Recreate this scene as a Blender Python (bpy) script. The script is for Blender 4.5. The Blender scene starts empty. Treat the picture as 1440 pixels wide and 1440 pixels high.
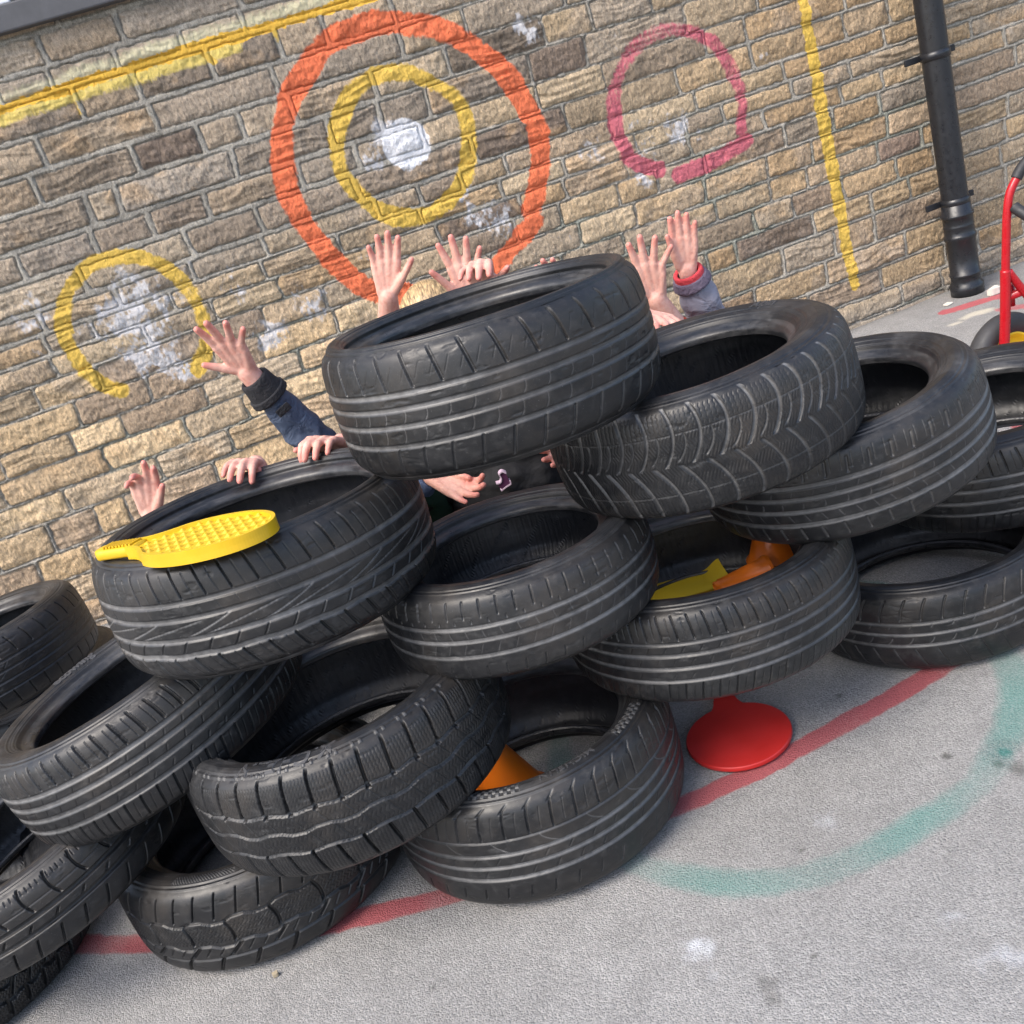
import bpy, math, random
import numpy as np
from mathutils import Vector, Matrix
C = np.array
rng = np.random.default_rng(7)
random.seed(7)
scene = bpy.context.scene

# ------------------------------------------------------------------ camera
CAM_F, CAM_PITCH, CAM_ROLL, CAM_H = 1437.5, 0.36326, 0.31602, 1.3423

def cam_axes():
    cp, sp = math.cos(CAM_PITCH), math.sin(CAM_PITCH)
    f = C([0, cp, -sp]); d = C([0, -sp, -cp]); x = C([1., 0, 0])
    cr, sr = math.cos(CAM_ROLL), math.sin(CAM_ROLL)
    return cr * x + sr * d, -sr * x + cr * d, f
CX, CD, CF = cam_axes()
camd = bpy.data.cameras.new("camera")
cam = bpy.data.objects.new("camera", camd)
scene.collection.objects.link(cam)
m = Matrix.Identity(4)
for i in range(3):
    m[i][0], m[i][1], m[i][2] = CX[i], -CD[i], -CF[i]
m[2][3] = CAM_H
cam.matrix_world = m
camd.sensor_width = 36
camd.lens = CAM_F / 1440 * 36
camd.clip_end = 300
camd.clip_start = 0.05
scene.camera = cam

# ------------------------------------------------------------------ light
SUN = C([-0.55, -0.42, 0.85]); SUN = SUN / np.linalg.norm(SUN)
world = bpy.data.worlds.new("World"); scene.world = world
world.use_nodes = True
nt = world.node_tree
bg = nt.nodes["Background"]
sky = nt.nodes.new("ShaderNodeTexSky")
sky.sky_type = 'NISHITA'
sky.sun_disc = False
sky.sun_elevation = math.asin(SUN[2])
sky.sun_rotation = math.atan2(SUN[0], SUN[1])
sky.air_density = 1.0; sky.dust_density = 3.0; sky.ozone_density = 1.0
nt.links.new(sky.outputs[0], bg.inputs[0])
bg.inputs[1].default_value = 0.15
sl = bpy.data.lights.new("sun", 'SUN'); sl.energy = 1.3; sl.angle = math.radians(32); sl.color = (1, .95, .87)
so = bpy.data.objects.new("sun", sl); scene.collection.objects.link(so)
so.rotation_euler = Vector((-SUN[0], -SUN[1], -SUN[2])).to_track_quat('-Z', 'Y').to_euler()
vs = scene.view_settings
scene.display_settings.display_device = 'sRGB'
vs.view_transform = 'Standard'; vs.look = 'None'; vs.gamma = 1; vs.use_curve_mapping = False
vs.exposure = 1.28
scene.cycles.max_bounces = 6

# ------------------------------------------------------------------ helpers
def ray(px, py):
    return (px - 720) / CAM_F * CX + (py - 720) / CAM_F * CD + CF
O = C([0, 0, CAM_H])
def at(px, py, Y):
    d = ray(px, py); return O + d * (Y / d[1])
def atz(px, py, z):
    d = ray(px, py); return O + d * ((z - CAM_H) / d[2])

def new_obj(name, verts, faces, mat, parent=None, smooth=True):
    me = bpy.data.meshes.new(name)
    verts = np.asarray(verts, dtype=np.float32)
    if isinstance(faces, np.ndarray):
        k = faces.shape[1]; n = len(faces)
        me.vertices.add(len(verts)); me.vertices.foreach_set("co", verts.ravel())
        me.loops.add(n * k); me.loops.foreach_set("vertex_index", faces.astype(np.int32).ravel())
        me.polygons.add(n)
        me.polygons.foreach_set("loop_start", np.arange(0, n * k, k, dtype=np.int32))
        me.polygons.foreach_set("loop_total", np.full(n, k, dtype=np.int32))
        me.update(calc_edges=True)
    else:
        me.from_pydata([tuple(map(float, v)) for v in verts], [], faces); me.update()
    me.validate()
    me.polygons.foreach_set("use_smooth", np.full(len(me.polygons), bool(smooth)))
    if mat: me.materials.append(mat)
    o = bpy.data.objects.new(name, me)
    scene.collection.objects.link(o)
    if parent is not None: o.parent = parent
    return o

def grid_faces(nr, nc, wrap=False):
    r = np.arange(nr - 1)[:, None]; c = np.arange(nc if wrap else nc - 1)[None, :]
    c2 = (c + 1) % nc
    a = r * nc + c; b = r * nc + c2; d = (r + 1) * nc + c; e = (r + 1) * nc + c2
    return np.stack([a, b, e, d], -1).reshape(-1, 4)

def set_attr(o, name, arr, kind='FLOAT'):
    me = o.data
    if kind == 'COLOR':
        at_ = me.attributes.new(name, 'FLOAT_COLOR', 'POINT')
        arr = np.asarray(arr, np.float32)
        if arr.shape[1] == 3: arr = np.c_[arr, np.ones(len(arr), np.float32)]
        at_.data.foreach_set("color", arr.ravel())
    else:
        at_ = me.attributes.new(name, 'FLOAT', 'POINT')
        at_.data.foreach_set("value", np.asarray(arr, np.float32).ravel())

def empty(name, mat4=None, loc=None, label=None, cat=None, group=None):
    o = bpy.data.objects.new(name, None); scene.collection.objects.link(o)
    o.empty_display_size = .05
    if mat4 is not None: o.matrix_world = mat4
    if loc is not None: o.location = loc
    return tag(o, label, cat, group)

def tag(o, label=None, cat=None, group=None, kind=None):
    if label: o["label"] = label
    if cat: o["category"] = cat
    if group: o["group"] = group
    if kind: o["kind"] = kind
    return o

def ss(a, b, x):
    t = np.clip((x - a) / (b - a), 0, 1); return t * t * (3 - 2 * t)

_tab = rng.random((256, 256)).astype(np.float32)
def vnoise(x, y, seed=0):
    x = x + seed * 17.31; y = y + seed * 9.77
    xi = np.floor(x).astype(int); yi = np.floor(y).astype(int)
    fx = x - xi; fy = y - yi; fx = fx * fx * (3 - 2 * fx); fy = fy * fy * (3 - 2 * fy)
    x0 = xi & 255; x1 = (xi + 1) & 255; y0 = yi & 255; y1 = (yi + 1) & 255
    a = _tab[y0, x0]; b = _tab[y0, x1]; c = _tab[y1, x0]; d = _tab[y1, x1]
    return (a + (b - a) * fx + (c - a) * fy + (a - b - c + d) * fx * fy) * 2 - 1
def fbm(x, y, seed=0, oct=4, gain=.5):
    s = 0; amp = 1; t = 0
    for k in range(oct):
        s = s + amp * vnoise(x * 2 ** k, y * 2 ** k, seed + k * 3); t += amp; amp *= gain
    return s / t
def poly_dist(U, Z, pts):
    """distance from every (U, Z) to an open polyline"""
    best = np.full(U.shape, 1e9, np.float32)
    for (a, b) in zip(pts[:-1], pts[1:]):
        d = C(b) - C(a); L = (d ** 2).sum() + 1e-12
        t = np.clip(((U - a[0]) * d[0] + (Z - a[1]) * d[1]) / L, 0, 1)
        best = np.minimum(best, (U - a[0] - t * d[0]) ** 2 + (Z - a[1] - t * d[1]) ** 2)
    return np.sqrt(best)
def smooth_line(pts, n=8, closed=False):
    P = [C(p, float) for p in pts]; out = []
    N = len(P)
    for i in range(N if closed else N - 1):
        p0 = P[(i - 1) % N] if (closed or i > 0) else P[0]
        p1 = P[i]; p2 = P[(i + 1) % N]
        p3 = P[(i + 2) % N] if (closed or i + 2 < N) else P[-1]
        for k in range(n):
            t = k / n
            out.append(.5 * ((2 * p1) + (-p0 + p2) * t + (2 * p0 - 5 * p1 + 4 * p2 - p3) * t ** 2 + (-p0 + 3 * p1 - 3 * p2 + p3) * t ** 3))
    out.append(P[0] if closed else P[-1])
    return out

# ------------------------------------------------------------------ materials
class N:
    def __init__(s, name):
        s.m = bpy.data.materials.new(name); s.m.use_nodes = True
        s.t = s.m.node_tree; s.b = s.t.nodes["Principled BSDF"]
    def n(s, kind, **kw):
        x = s.t.nodes.new(kind)
        for k, v in kw.items():
            if k.startswith("i_"):
                key = k[2:]; key = int(key) if key.isdigit() else key
                x.inputs[key].default_value = v
            else: setattr(x, k, v)
        return x
    def l(s, a, b): s.t.links.new(a, b)
    def set(s, **kw):
        for k, v in kw.items(): s.b.inputs[k.replace("_", " ")].default_value = v
    def coord(s, kind="Object"):
        return s.n("ShaderNodeTexCoord").outputs[kind]
    def noise(s, vec, scale, detail=4, rough=.5, dist=0):
        x = s.n("ShaderNodeTexNoise"); x.inputs["Scale"].default_value = scale
        x.inputs["Detail"].default_value = detail; x.inputs["Roughness"].default_value = rough
        x.inputs["Distortion"].default_value = dist
        if vec is not None: s.l(vec, x.inputs["Vector"])
        return x.outputs["Fac"]
    def ramp(s, fac, stops):
        x = s.n("ShaderNodeValToRGB"); e = x.color_ramp.elements
        while len(e) < len(stops): e.new(.5)
        for i, (p, c) in enumerate(stops):
            e[i].position = p
            e[i].color = (c, c, c, 1) if np.isscalar(c) else (*c, 1)
        s.l(fac, x.inputs[0]); return x.outputs[0]
    def mix(s, fac, a, b, mode='MIX'):
        x = s.n("ShaderNodeMix", data_type='RGBA', blend_type=mode)
        for sock, v in ((x.inputs[0], fac), (x.inputs[6], a), (x.inputs[7], b)):
            if hasattr(v, "is_linked"): s.l(v, sock)
            elif np.isscalar(v): sock.default_value = v
            else: sock.default_value = (*v, 1)
        return x.outputs[2]
    def math(s, op, a, b=None, c=None, clamp=False):
        x = s.n("ShaderNodeMath", operation=op, use_clamp=clamp)
        for i, v in enumerate((a, b, c)):
            if v is None: continue
            if hasattr(v, "is_linked"): s.l(v, x.inputs[i])
            else: x.inputs[i].default_value = v
        return x.outputs[0]
    def attr(s, name, out="Color"):
        return s.n("ShaderNodeAttribute", attribute_name=name).outputs[out]
    def bump(s, h, strength=.5, dist=.002, prev=None):
        x = s.n("ShaderNodeBump"); x.inputs["Strength"].default_value = strength; x.inputs["Distance"].default_value = dist
        s.l(h, x.inputs["Height"])
        if prev is not None: s.l(prev, x.inputs["Normal"])
        return x.outputs[0]

def plain(name, col, rough=.5, metal=0, noise_amt=.15, scale=30, bump=0.0, bscale=200, spec=.5):
    n = N(name); co = n.coord()
    f = n.noise(co, scale, 5)
    c = n.mix(f, tuple(x * (1 - noise_amt) for x in col), tuple(min(1, x * (1 + noise_amt)) for x in col))
    n.l(c, n.b.inputs["Base Color"])
    r = n.ramp(n.noise(co, scale * 2.3, 4), [(.3, max(0, rough - .1)), (.7, min(1, rough + .1))])
    n.l(r, n.b.inputs["Roughness"])
    n.set(Metallic=metal); n.b.inputs["Specular IOR Level"].default_value = spec
    if bump:
        n.l(n.bump(n.noise(co, bscale, 4), bump, .001), n.b.inputs["Normal"])
    return n.m

def mat_wall():
    n = N("rock_faced_sandstone"); co = n.coord()
    col = n.attr("Col"); paint = n.attr("Paint"); pa = n.attr("Paint", "Alpha"); mort = n.attr("Mortar", "Fac")
    sc = n.n("ShaderNodeMapping"); sc.inputs["Scale"].default_value = (1.7, 1, .8); n.l(co, sc.inputs[0])
    n1 = n.noise(sc.outputs[0], 70, 6, .68, .3)
    n2 = n.noise(co, 320, 4, .6)
    n3 = n.noise(co, 9, 4, .6)
    v = n.ramp(n1, [(.28, .56), (.5, 1.0), (.72, 1.45)])
    col = n.mix(1.0, col, v, 'MULTIPLY')
    col = n.mix(.75, col, n.ramp(n2, [(.3, .66), (.7, 1.36)]), 'MULTIPLY')
    stain = n.ramp(n3, [(.35, .82), (.6, 1.1)])
    col = n.mix(.6, col, stain, 'MULTIPLY')
    # paint sits on the high grains first
    g = n.math('ADD', n.math('MULTIPLY', n1, 1.0), n.math('MULTIPLY', n2, .5))
    k = n.math('SUBTRACT', n.math('MULTIPLY', pa, 1.6), n.math('MULTIPLY', g, 1.05))
    k = n.ramp(k, [(-.0, 0.), (.42, .96)])
    pc = n.mix(.5, paint, n.ramp(n1, [(.3, .72), (.7, 1.25)]), 'MULTIPLY')
    col = n.mix(k, col, pc)
    n.l(col, n.b.inputs["Base Color"])
    n.set(Roughness=.88); n.b.inputs["Specular IOR Level"].default_value = .25
    h = n.math('ADD', n1, n.math('MULTIPLY', n2, .35))
    n.l(n.bump(h, 1.0, .0095), n.b.inputs["Normal"])
    return n.m

def mat_ground():
    n = N("worn_tarmac"); co = n.coord()
    paint = n.attr("Paint"); pa = n.attr("Paint", "Alpha"); dirt = n.attr("Dirt", "Fac")
    vo = n.n("ShaderNodeTexVoronoi"); vo.inputs["Scale"].default_value = 290; n.l(co, vo.inputs["Vector"])
    g1 = n.noise(co, 220, 5, .65); g2 = n.noise(co, 420, 3, .6); big = n.noise(co, 1.3, 5, .6); mid = n.noise(co, 14, 5, .6)
    stone = n.n("ShaderNodeSeparateColor"); n.l(vo.outputs["Color"], stone.inputs[0])
    c = n.mix(stone.outputs[0], (.215, .21, .204), (.335, .325, .31))
    c = n.mix(n.ramp(g1, [(.32, .75), (.50, 0.)]), c, (.16, .156, .15))
    c = n.mix(n.ramp(g2, [(.62, 0.), (.74, .5)]), c, (.42, .41, .40))
    c = n.mix(.6, c, n.ramp(big, [(.3, .72), (.7, 1.22)]), 'MULTIPLY')
    c = n.mix(.5, c, n.ramp(mid, [(.3, .82), (.7, 1.16)]), 'MULTIPLY')
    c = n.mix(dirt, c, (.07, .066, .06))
    k = n.math('SUBTRACT', n.math('MULTIPLY', pa, 1.5), n.math('MULTIPLY', n.math('ADD', g1, n.math('MULTIPLY', g2, .7)), .50))
    k = n.ramp(k, [(.0, 0.), (.62, .93)])
    pc = n.mix(.6, paint, n.ramp(g1, [(.3, .7), (.7, 1.25)]), 'MULTIPLY')
    c = n.mix(k, c, pc)
    n.l(c, n.b.inputs["Base Color"]); n.set(Roughness=.86); n.b.inputs["Specular IOR Level"].default_value = .3
    h = n.math('ADD', n.math('MULTIPLY', vo.outputs["Distance"], -.9), n.math('MULTIPLY', g1, 1.3))
    n.l(n.bump(h, .7, .0032), n.b.inputs["Normal"])
    return n.m

def mat_rubber(name, base=.034, dustcol=(.155, .153, .152), rough=.52, liner=False):
    n = N(name); co = n.coord()
    d = n.attr("Dust", "Fac")
    oi = n.n("ShaderNodeObjectInfo").outputs["Random"]
    a = n.noise(co, 7, 6, .65, .4); b = n.noise(co, 60, 5, .6); f = n.noise(co, 500, 3, .6)
    c = n.mix(a, (base * .70, base * .74, base * .86), (base * 1.4, base * 1.45, base * 1.62))
    c = n.mix(n.ramp(b, [(.52, 0.), (.80, .42)]), c, tuple(x * .36 for x in dustcol))
    c = n.mix(n.ramp(n.noise(co, 3.1, 6, .7, .6), [(.5, 0.), (.72, .5)]), c, (.068, .056, .045))
    k = n.math('MULTIPLY', d, n.ramp(b, [(.25, .45), (.65, 1.)]), clamp=True)
    c = n.mix(k, c, dustcol)
    c = n.mix(n.ramp(f, [(.66, 0.), (.74, .5)]), c, (.20, .195, .19))
    n.l(c, n.b.inputs["Base Color"])
    r = n.ramp(n.math('ADD', n.math('MULTIPLY', b, .6), n.math('MULTIPLY', a, .4)), [(.3, rough - .12), (.7, rough + .16)])
    n.l(r, n.b.inputs["Roughness"]); n.b.inputs["Specular IOR Level"].default_value = .44
    h = n.math('ADD', n.math('MULTIPLY', b, .8), n.math('MULTIPLY', f, .35))
    nb = n.bump(h, .28, .0012)
    if liner:
        pol = n.attr("Strip", "Fac")
        nb = n.bump(pol, .5, .0016, nb)
    n.l(nb, n.b.inputs["Normal"])
    return n.m

M = {}
M['wall'] = mat_wall(); M['ground'] = mat_ground()
M['tread'] = mat_rubber("worn_tread_rubber", .0085, rough=.42)
M['side'] = mat_rubber("sidewall_rubber", .0092, rough=.40)
M['bead'] = mat_rubber("bead_rubber", .013, rough=.32)
M['liner'] = mat_rubber("inner_liner_rubber", .024, rough=.36, liner=True)
M['white_letter'] = plain("white_letter_rubber", (.75, .75, .74), .6)
M['pipe'] = plain("black_pvc_pipe", (.011, .012, .015), .34, 0, .35, 25, .15, 90)
M['slate'] = plain("slate_sill", (.085, .085, .09), .7, 0, .2, 18, .4, 120)
M['whitepaint'] = plain("white_frame_paint", (.72, .74, .78), .4)
M['skin'] = None
M['yellow'] = plain("yellow_plastic", (.60, .37, .008), .42, 0, .20, 16, .12, 110)
M['liftedyellow'] = plain("shade_lifted_yellow_plastic", (.74, .52, .03), .42, 0, .12, 12)  # yellow raised to make up for the shade inside the tyre
M['red'] = plain("red_plastic", (.42, .018, .016), .42, 0, .24, 11, .14, 70)
M['orange'] = plain("orange_plastic", (.58, .105, .010), .4, 0, .08, 9)
M['liftedorange'] = plain("shade_lifted_orange_plastic", (.88, .20, .012), .38, 0, .10, 9)  # brighter copy of the orange, offsets the dark inside the tyres
M['redmetal'] = plain("red_enamel_tube", (.40, .008, .014), .28, 0, .08, 14)
M['grip'] = plain("black_rubber_grip", (.020, .020, .022), .6)
M['wheelrubber'] = plain("trolley_tyre_rubber", (.035, .035, .037), .6)
M['wheelyellow'] = plain("yellow_hub_plastic", (.80, .52, .015), .35, 0, .1)
M['paper'] = plain("pale_scrap", (.62, .58, .50), .9, 0, .15, 60)
M['pebble'] = plain("pebble_stone", (.30, .25, .17), .9, 0, .3, 200)
def mat_skin():
    n = N("pale_skin"); co = n.coord(); tip = n.attr("Tip", "Fac")
    a = n.noise(co, 40, 4, .6)
    c = n.mix(a, (.58, .285, .22), (.74, .43, .345))
    c = n.mix(n.ramp(n.noise(co, 95, 4, .6), [(.48, 0.), (.66, .55)]), c, (.56, .22, .175))
    c = n.mix(n.ramp(n.noise(co, 22, 3, .6), [(.5, 0.), (.7, .45)]), c, (.80, .52, .43))
    c = n.mix(n.math('MULTIPLY', tip, .75), c, (.62, .21, .17))
    n.l(c, n.b.inputs["Base Color"]); n.set(Roughness=.58)
    n.b.inputs["Specular IOR Level"].default_value = .35
    n.b.inputs["Subsurface Weight"].default_value = .08
    n.b.inputs["Subsurface Radius"].default_value = (.008, .003, .0015)
    n.b.inputs["Subsurface Scale"].default_value = .5
    n.l(n.bump(n.noise(co, 150, 4, .6), .5, .0022), n.b.inputs["Normal"])
    return n.m
M['skin'] = mat_skin()
def mat_cloth(name, col, rough=.75, wr=14, strength=.6):
    n = N(name); co = n.coord()
    w = n.noise(co, wr, 4, .55, 1.2); fine = n.noise(co, 600, 2)
    c = n.mix(w, tuple(x * .8 for x in col), tuple(min(1, x * 1.2) for x in col))
    n.l(c, n.b.inputs["Base Color"]); n.set(Roughness=rough)
    b = n.bump(w, strength, .012); n.l(n.bump(fine, .25, .001, b), n.b.inputs["Normal"])
    return n.m
def mat_hair(col):
    n = N("hair_" + str(int(col[0] * 1000))); co = n.coord()
    mp = n.n("ShaderNodeMapping"); mp.inputs["Scale"].default_value = (1, .12, .25); n.l(co, mp.inputs[0])
    f = n.noise(mp.outputs[0], 260, 4, .6)
    n.l(n.mix(n.ramp(f, [(.36, 0.), (.64, 1.)]), tuple(x * .28 for x in col), tuple(min(1, x * 1.3) for x in col)), n.b.inputs["Base Color"])
    n.set(Roughness=.45); n.l(n.bump(f, .8, .003), n.b.inputs["Normal"])
    return n.m

# ------------------------------------------------------------------ ground
def build_ground():
    xs = np.r_[-40, -20, -10, -5, -3, -2.2, np.arange(-1.75, 2.6, .0065), 3, 4, 6, 10, 20, 40]
    ys = np.r_[-20, -8, -3, -1, 0, .5, np.arange(.9, 2.35, .0065), np.arange(2.36, 4.9, .02), 6, 8, 14, 30]
    X, Y = np.meshgrid(xs, ys)
    Zh = .0035 * fbm(X * 1.6, Y * 1.6, 3, 3)
    V = np.stack([X, Y, Zh], -1).reshape(-1, 3)
    o = new_obj("ground", V, grid_faces(len(ys), len(xs)), M['ground'])
    tag(o, kind="structure")
    pr = np.zeros(X.shape); col = np.zeros(X.shape + (3,)); 
    def stroke(line, hw, rgb, k=1., soft=.012):
        d = poly_dist(X, Y, line) + .006 * fbm(X * 30, Y * 30, 11, 3)
        a = k * (1 - ss(hw - soft * .4, hw + soft, d)) * (0.80 + .35 * fbm(X * 5, Y * 5, 5, 3))
        u = a > pr
        col[u] = rgb; pr[u] = a[u]
    red = smooth_line([(-1.6, 2.06), (-1.182, 1.855), (-.994, 1.775), (-.8, 1.71), (-.596, 1.658), (-.338, 1.63), (-.1, 1.64), (.111, 1.668), (.301, 1.70), (.541, 1.764), (.747, 1.83), (1.0, 1.95), (1.3, 2.16), (1.5, 2.5), (1.6, 3)], 6)
    stroke(red, .0255, (.33, .075, .082), .86, .010)
    stroke([(2.05, 4.20), (2.197, 4.186), (2.5, 4.15)], .035, (.42, .09, .10), .95)
    stroke([(2.19, 4.0), (2.5, 3.72)], .035, (.42, .09, .10), .8)
    teal = smooth_line([(.023, 1.548), (.112, 1.467), (.202, 1.416), (.298, 1.391), (.419, 1.399), (.539, 1.43), (.637, 1.463), (.708, 1.515), (.80, 1.611), (.866, 1.709), (.90, 1.84), (.89, 2.0), (.84, 2.16), (.72, 2.32), (.52, 2.42), (.3, 2.42), (.1, 2.3), (-.02, 2.14), (-.06, 2.02), (-.07, 1.85), (-.05, 1.68)], 6, True)
    stroke(teal, .030, (.085, .235, .205), .60, .04)
    d = np.hypot(X - .735, Y - 1.53); u = d < .04
    pr[u] = np.maximum(pr[u], .66 * (1 - ss(.008, .04, d[u] * (1 + .8 * fbm(X[u] * 40, Y[u] * 40, 4, 3))))); col[u] = (.03, .16, .14)
    for (px, py, r, k) in ((985, 1335, .05, .62), (1160, 1155, .06, .34), (830, 1250, .05, .40), (700, 1255, .05, .25), (1330, 1290, .06, .3), (1420, 1350, .07, .35), (1010, 1370, .05, .35), (480, 1400, .06, .2), (1380, 1060, .03, .2)):
        p = atz(px, py, 0); d = np.hypot(X - p[0], Y - p[1]) * (1 + .5 * fbm(X * 22, Y * 22, int(px), 3))
        a = .95 * k * (1 - ss(r * .0, r * 1.5, d)) * (1 + .8 * fbm(X * 45, Y * 45, 3, 3)); u = a > pr; pr[u] = a[u]; col[u] = (.52, .53, .56)
    for (px, py, r) in ((1375, 440, .11), (1400, 470, .1), (1345, 455, .06)):
        p = atz(px, py, 0); d = np.hypot((X - p[0]) * .6, (Y - p[1]) * 1.5) * (1 + .8 * fbm(X * 12, Y * 12, int(px), 3))
        a = .7 * (1 - ss(r * .2, r * .7, d)); u = a > pr; pr[u] = a[u]; col[u] = (.55, .50, .40)
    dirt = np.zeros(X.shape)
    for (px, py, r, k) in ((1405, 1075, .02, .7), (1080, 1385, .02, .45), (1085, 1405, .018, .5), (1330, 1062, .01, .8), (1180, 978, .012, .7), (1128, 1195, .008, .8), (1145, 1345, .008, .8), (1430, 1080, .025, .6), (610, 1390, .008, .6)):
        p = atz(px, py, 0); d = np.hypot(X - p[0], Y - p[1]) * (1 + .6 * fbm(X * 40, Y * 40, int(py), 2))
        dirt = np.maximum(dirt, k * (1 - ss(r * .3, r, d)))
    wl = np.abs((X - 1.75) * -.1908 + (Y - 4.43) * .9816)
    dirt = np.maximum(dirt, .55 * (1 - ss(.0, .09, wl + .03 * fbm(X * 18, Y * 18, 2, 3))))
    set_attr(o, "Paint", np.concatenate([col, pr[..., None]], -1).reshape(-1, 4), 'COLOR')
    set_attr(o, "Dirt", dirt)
build_ground()

# ------------------------------------------------------------------ stone wall
WA = math.radians(11); W0 = C([1.75, 4.43, 0]); WD = C([math.cos(WA), math.sin(WA), 0]); WN = C([math.sin(WA), -math.cos(WA), 0])
def wall_uv(px, py):
    d = ray(px, py); t = ((W0 - O) @ WN) / (d @ WN); P = O + d * t
    return (float((P - W0) @ WD), float(P[2]))

def build_wall():
    root = empty("stone_wall", loc=tuple(W0), label="rough sandstone block wall with painted target circles behind the tyre pile", cat="wall")
    root.rotation_euler = (0, 0, WA)
    us = np.r_[np.arange(-6, -3.9, .03), np.arange(-3.88, 1.35, .0036), np.arange(1.38, 4, .03)]
    zs = np.r_[np.arange(-.2, -.02, .03), np.arange(0, 2.16, .0036), np.arange(2.2, 3.2, .03)]
    U, Zz = np.meshgrid(us, zs)
    bz = [-.25, .02, .11, .215, .328, .451, .55, .649, .74, .84, .935, 1.017, 1.094, 1.175, 1.281, 1.382, 1.496, 1.604, 1.712, 1.827, 1.903, 2.008, 2.12, 2.23, 2.36, 2.47, 2.6, 2.71, 2.83, 2.95, 3.1, 3.3]
    bz = C(bz)
    wob = .006 * fbm(U * 2.2, Zz * .6, 21, 3) + .0018 * fbm(U * 22, Zz * 22, 5, 2)
    Zw = Zz + wob
    ci = np.clip(np.searchsorted(bz, Zw) - 1, 0, len(bz) - 2)
    dz = np.minimum(Zw - bz[ci], bz[ci + 1] - Zw)
    hints = [(65, 100), (160, 75), (250, 45), (337, 20), (112, 150), (295, 86), (390, 55), (455, 38), (58, 217), (213, 162), (383, 107), (50, 262), (190, 220), (340, 174), (165, 279), (327, 226), (30, 375), (133, 340), (292, 290), (420, 240), (365, 307), (125, 410), (55, 440), (172, 430), (245, 425), (132, 460), (205, 470), (375, 460), (145, 545), (75, 515), (55, 570), (105, 575), (208, 545), (290, 555), (175, 600), (263, 600), (350, 580), (148, 640), (225, 660), (92, 700), (180, 720), (75, 765), (10, 705), (1075, 180), (1005, 290), (1115, 290), (945, 330), (1080, 250), (1185, 260), (1142, 310), (1060, 305), (1035, 360), (1100, 370), (1160, 380), (1270, 330)]
    jh = {}
    for (x, y) in hints:
        u, z = wall_uv(x, y); k = int(np.searchsorted(bz, z) - 1); jh.setdefault(k, []).append(u)
    dj = np.zeros(U.shape); sid = np.zeros(U.shape, int); relu = np.zeros(U.shape)
    rs = np.random.default_rng(11)
    nid = 0
    for k in range(len(bz) - 1):
        wmax = .50 if bz[k] > 1.05 else .40
        js = [-6.3]; 
        h = sorted(jh.get(k, []))
        while js[-1] < 4.3:
            w = rs.uniform(.17, wmax)
            nx = js[-1] + w
            near = [q for q in h if js[-1] + .07 < q < nx + .10]
            if near: nx = near[0]
            js.append(nx)
        js = C(js); mk = ci == k
        if not mk.any(): continue
        uu = U[mk] + .004 * vnoise(Zz[mk] * 26, U[mk] * 0 + k, 4) + .14 * (Zz[mk] - bz[k]) * rs.uniform(-.5, .5)
        ji = np.searchsorted(js, uu) - 1
        dj[mk] = np.minimum(uu - js[ji], js[ji + 1] - uu); sid[mk] = nid + ji
        relu[mk] = (uu - js[ji]) / (js[ji + 1] - js[ji])
        nid += len(js)
    d = np.minimum(dz, dj)
    # rounded corners
    cr = .016; inner = (dz < cr) & (dj < cr)
    d = np.where(inner, np.maximum(0, cr - np.hypot(cr - dz, cr - dj)), d)
    hw_ = .0040 + .0068 * ss(.95, 1.25, Zz) * ss(-1.0, -2.0, U) + .0015 * ss(-.9, 0, U) + .0028 * vnoise(U * 3, Zz * 3, 31)
    edge = d - hw_ + .0042 * fbm(U * 36, Zz * 36, 8, 3)
    stone = ss(-.001, .005, edge)
    r1 = rs.random(nid + 5); r2 = rs.random(nid + 5); r3 = rs.random(nid + 5); r4 = rs.random(nid + 5)
    rough_amt = .004 + .009 * r3[sid] ** 1.5
    face = fbm(U * 13 + r2[sid] * 50, Zz * 15 + r1[sid] * 50, 1, 4, .55)
    ridge = 1 - 2 * np.abs(fbm(U * 20 + r1[sid] * 30, Zz * 34 + r2[sid] * 30, 6, 3, .5))
    lay = fbm(U * 7 + r2[sid] * 9, Zz * 75 + 2 * vnoise(U * 6, Zz * 6, 2), 9, 2)
    layered = (r4[sid] > .68)
    h = stone * (.003 + .005 * r2[sid] + .0040 * ss(0, .022, edge) + rough_amt * face + .003 * ridge + np.where(layered, .006 * lay, 0))
    h += (.0030 * fbm(U * 62, Zz * 48, 14, 3, .6) + .0012 * fbm(U * 130, Zz * 110, 15, 1)) * stone
    strap = ss(.0, .003, -edge) * .0082 * (1 + .4 * fbm(U * 9, Zz * 9, 17, 2))
    gap = np.exp(-((edge - .0) / .0016) ** 2) * .0022 * (.5 + .5 * ss(-.3, .3, fbm(U * 5, Zz * 5, 19, 2)))
    h = h + strap - gap
    base = ss(.16, .03, Zz); h += base * .020 * (1 + fbm(U * 6, Zz * 6, 23, 3))   # cement-smeared footing
    V = np.stack([U, -h, Zz], -1).reshape(-1, 3)
    o = new_obj("stonework", V, grid_faces(len(zs), len(us))[:, ::-1].copy(), M['wall'], root)
    # faces must look towards -y
    pal = C([(.40, .30, .185), (.36, .285, .20), (.43, .335, .215), (.33, .28, .22), (.30, .265, .225), (.40, .315, .23), (.24, .195, .16), (.36, .255, .145), (.44, .36, .25), (.31, .25, .175)])
    pi = rs.integers(0, len(pal), nid + 5)
    colr = pal[pi] * rs.uniform(.95, 1.28, (nid + 5, 1))
    dark = rs.random(nid + 5) < .025
    colr[dark] = (.125, .10, .095)
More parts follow.
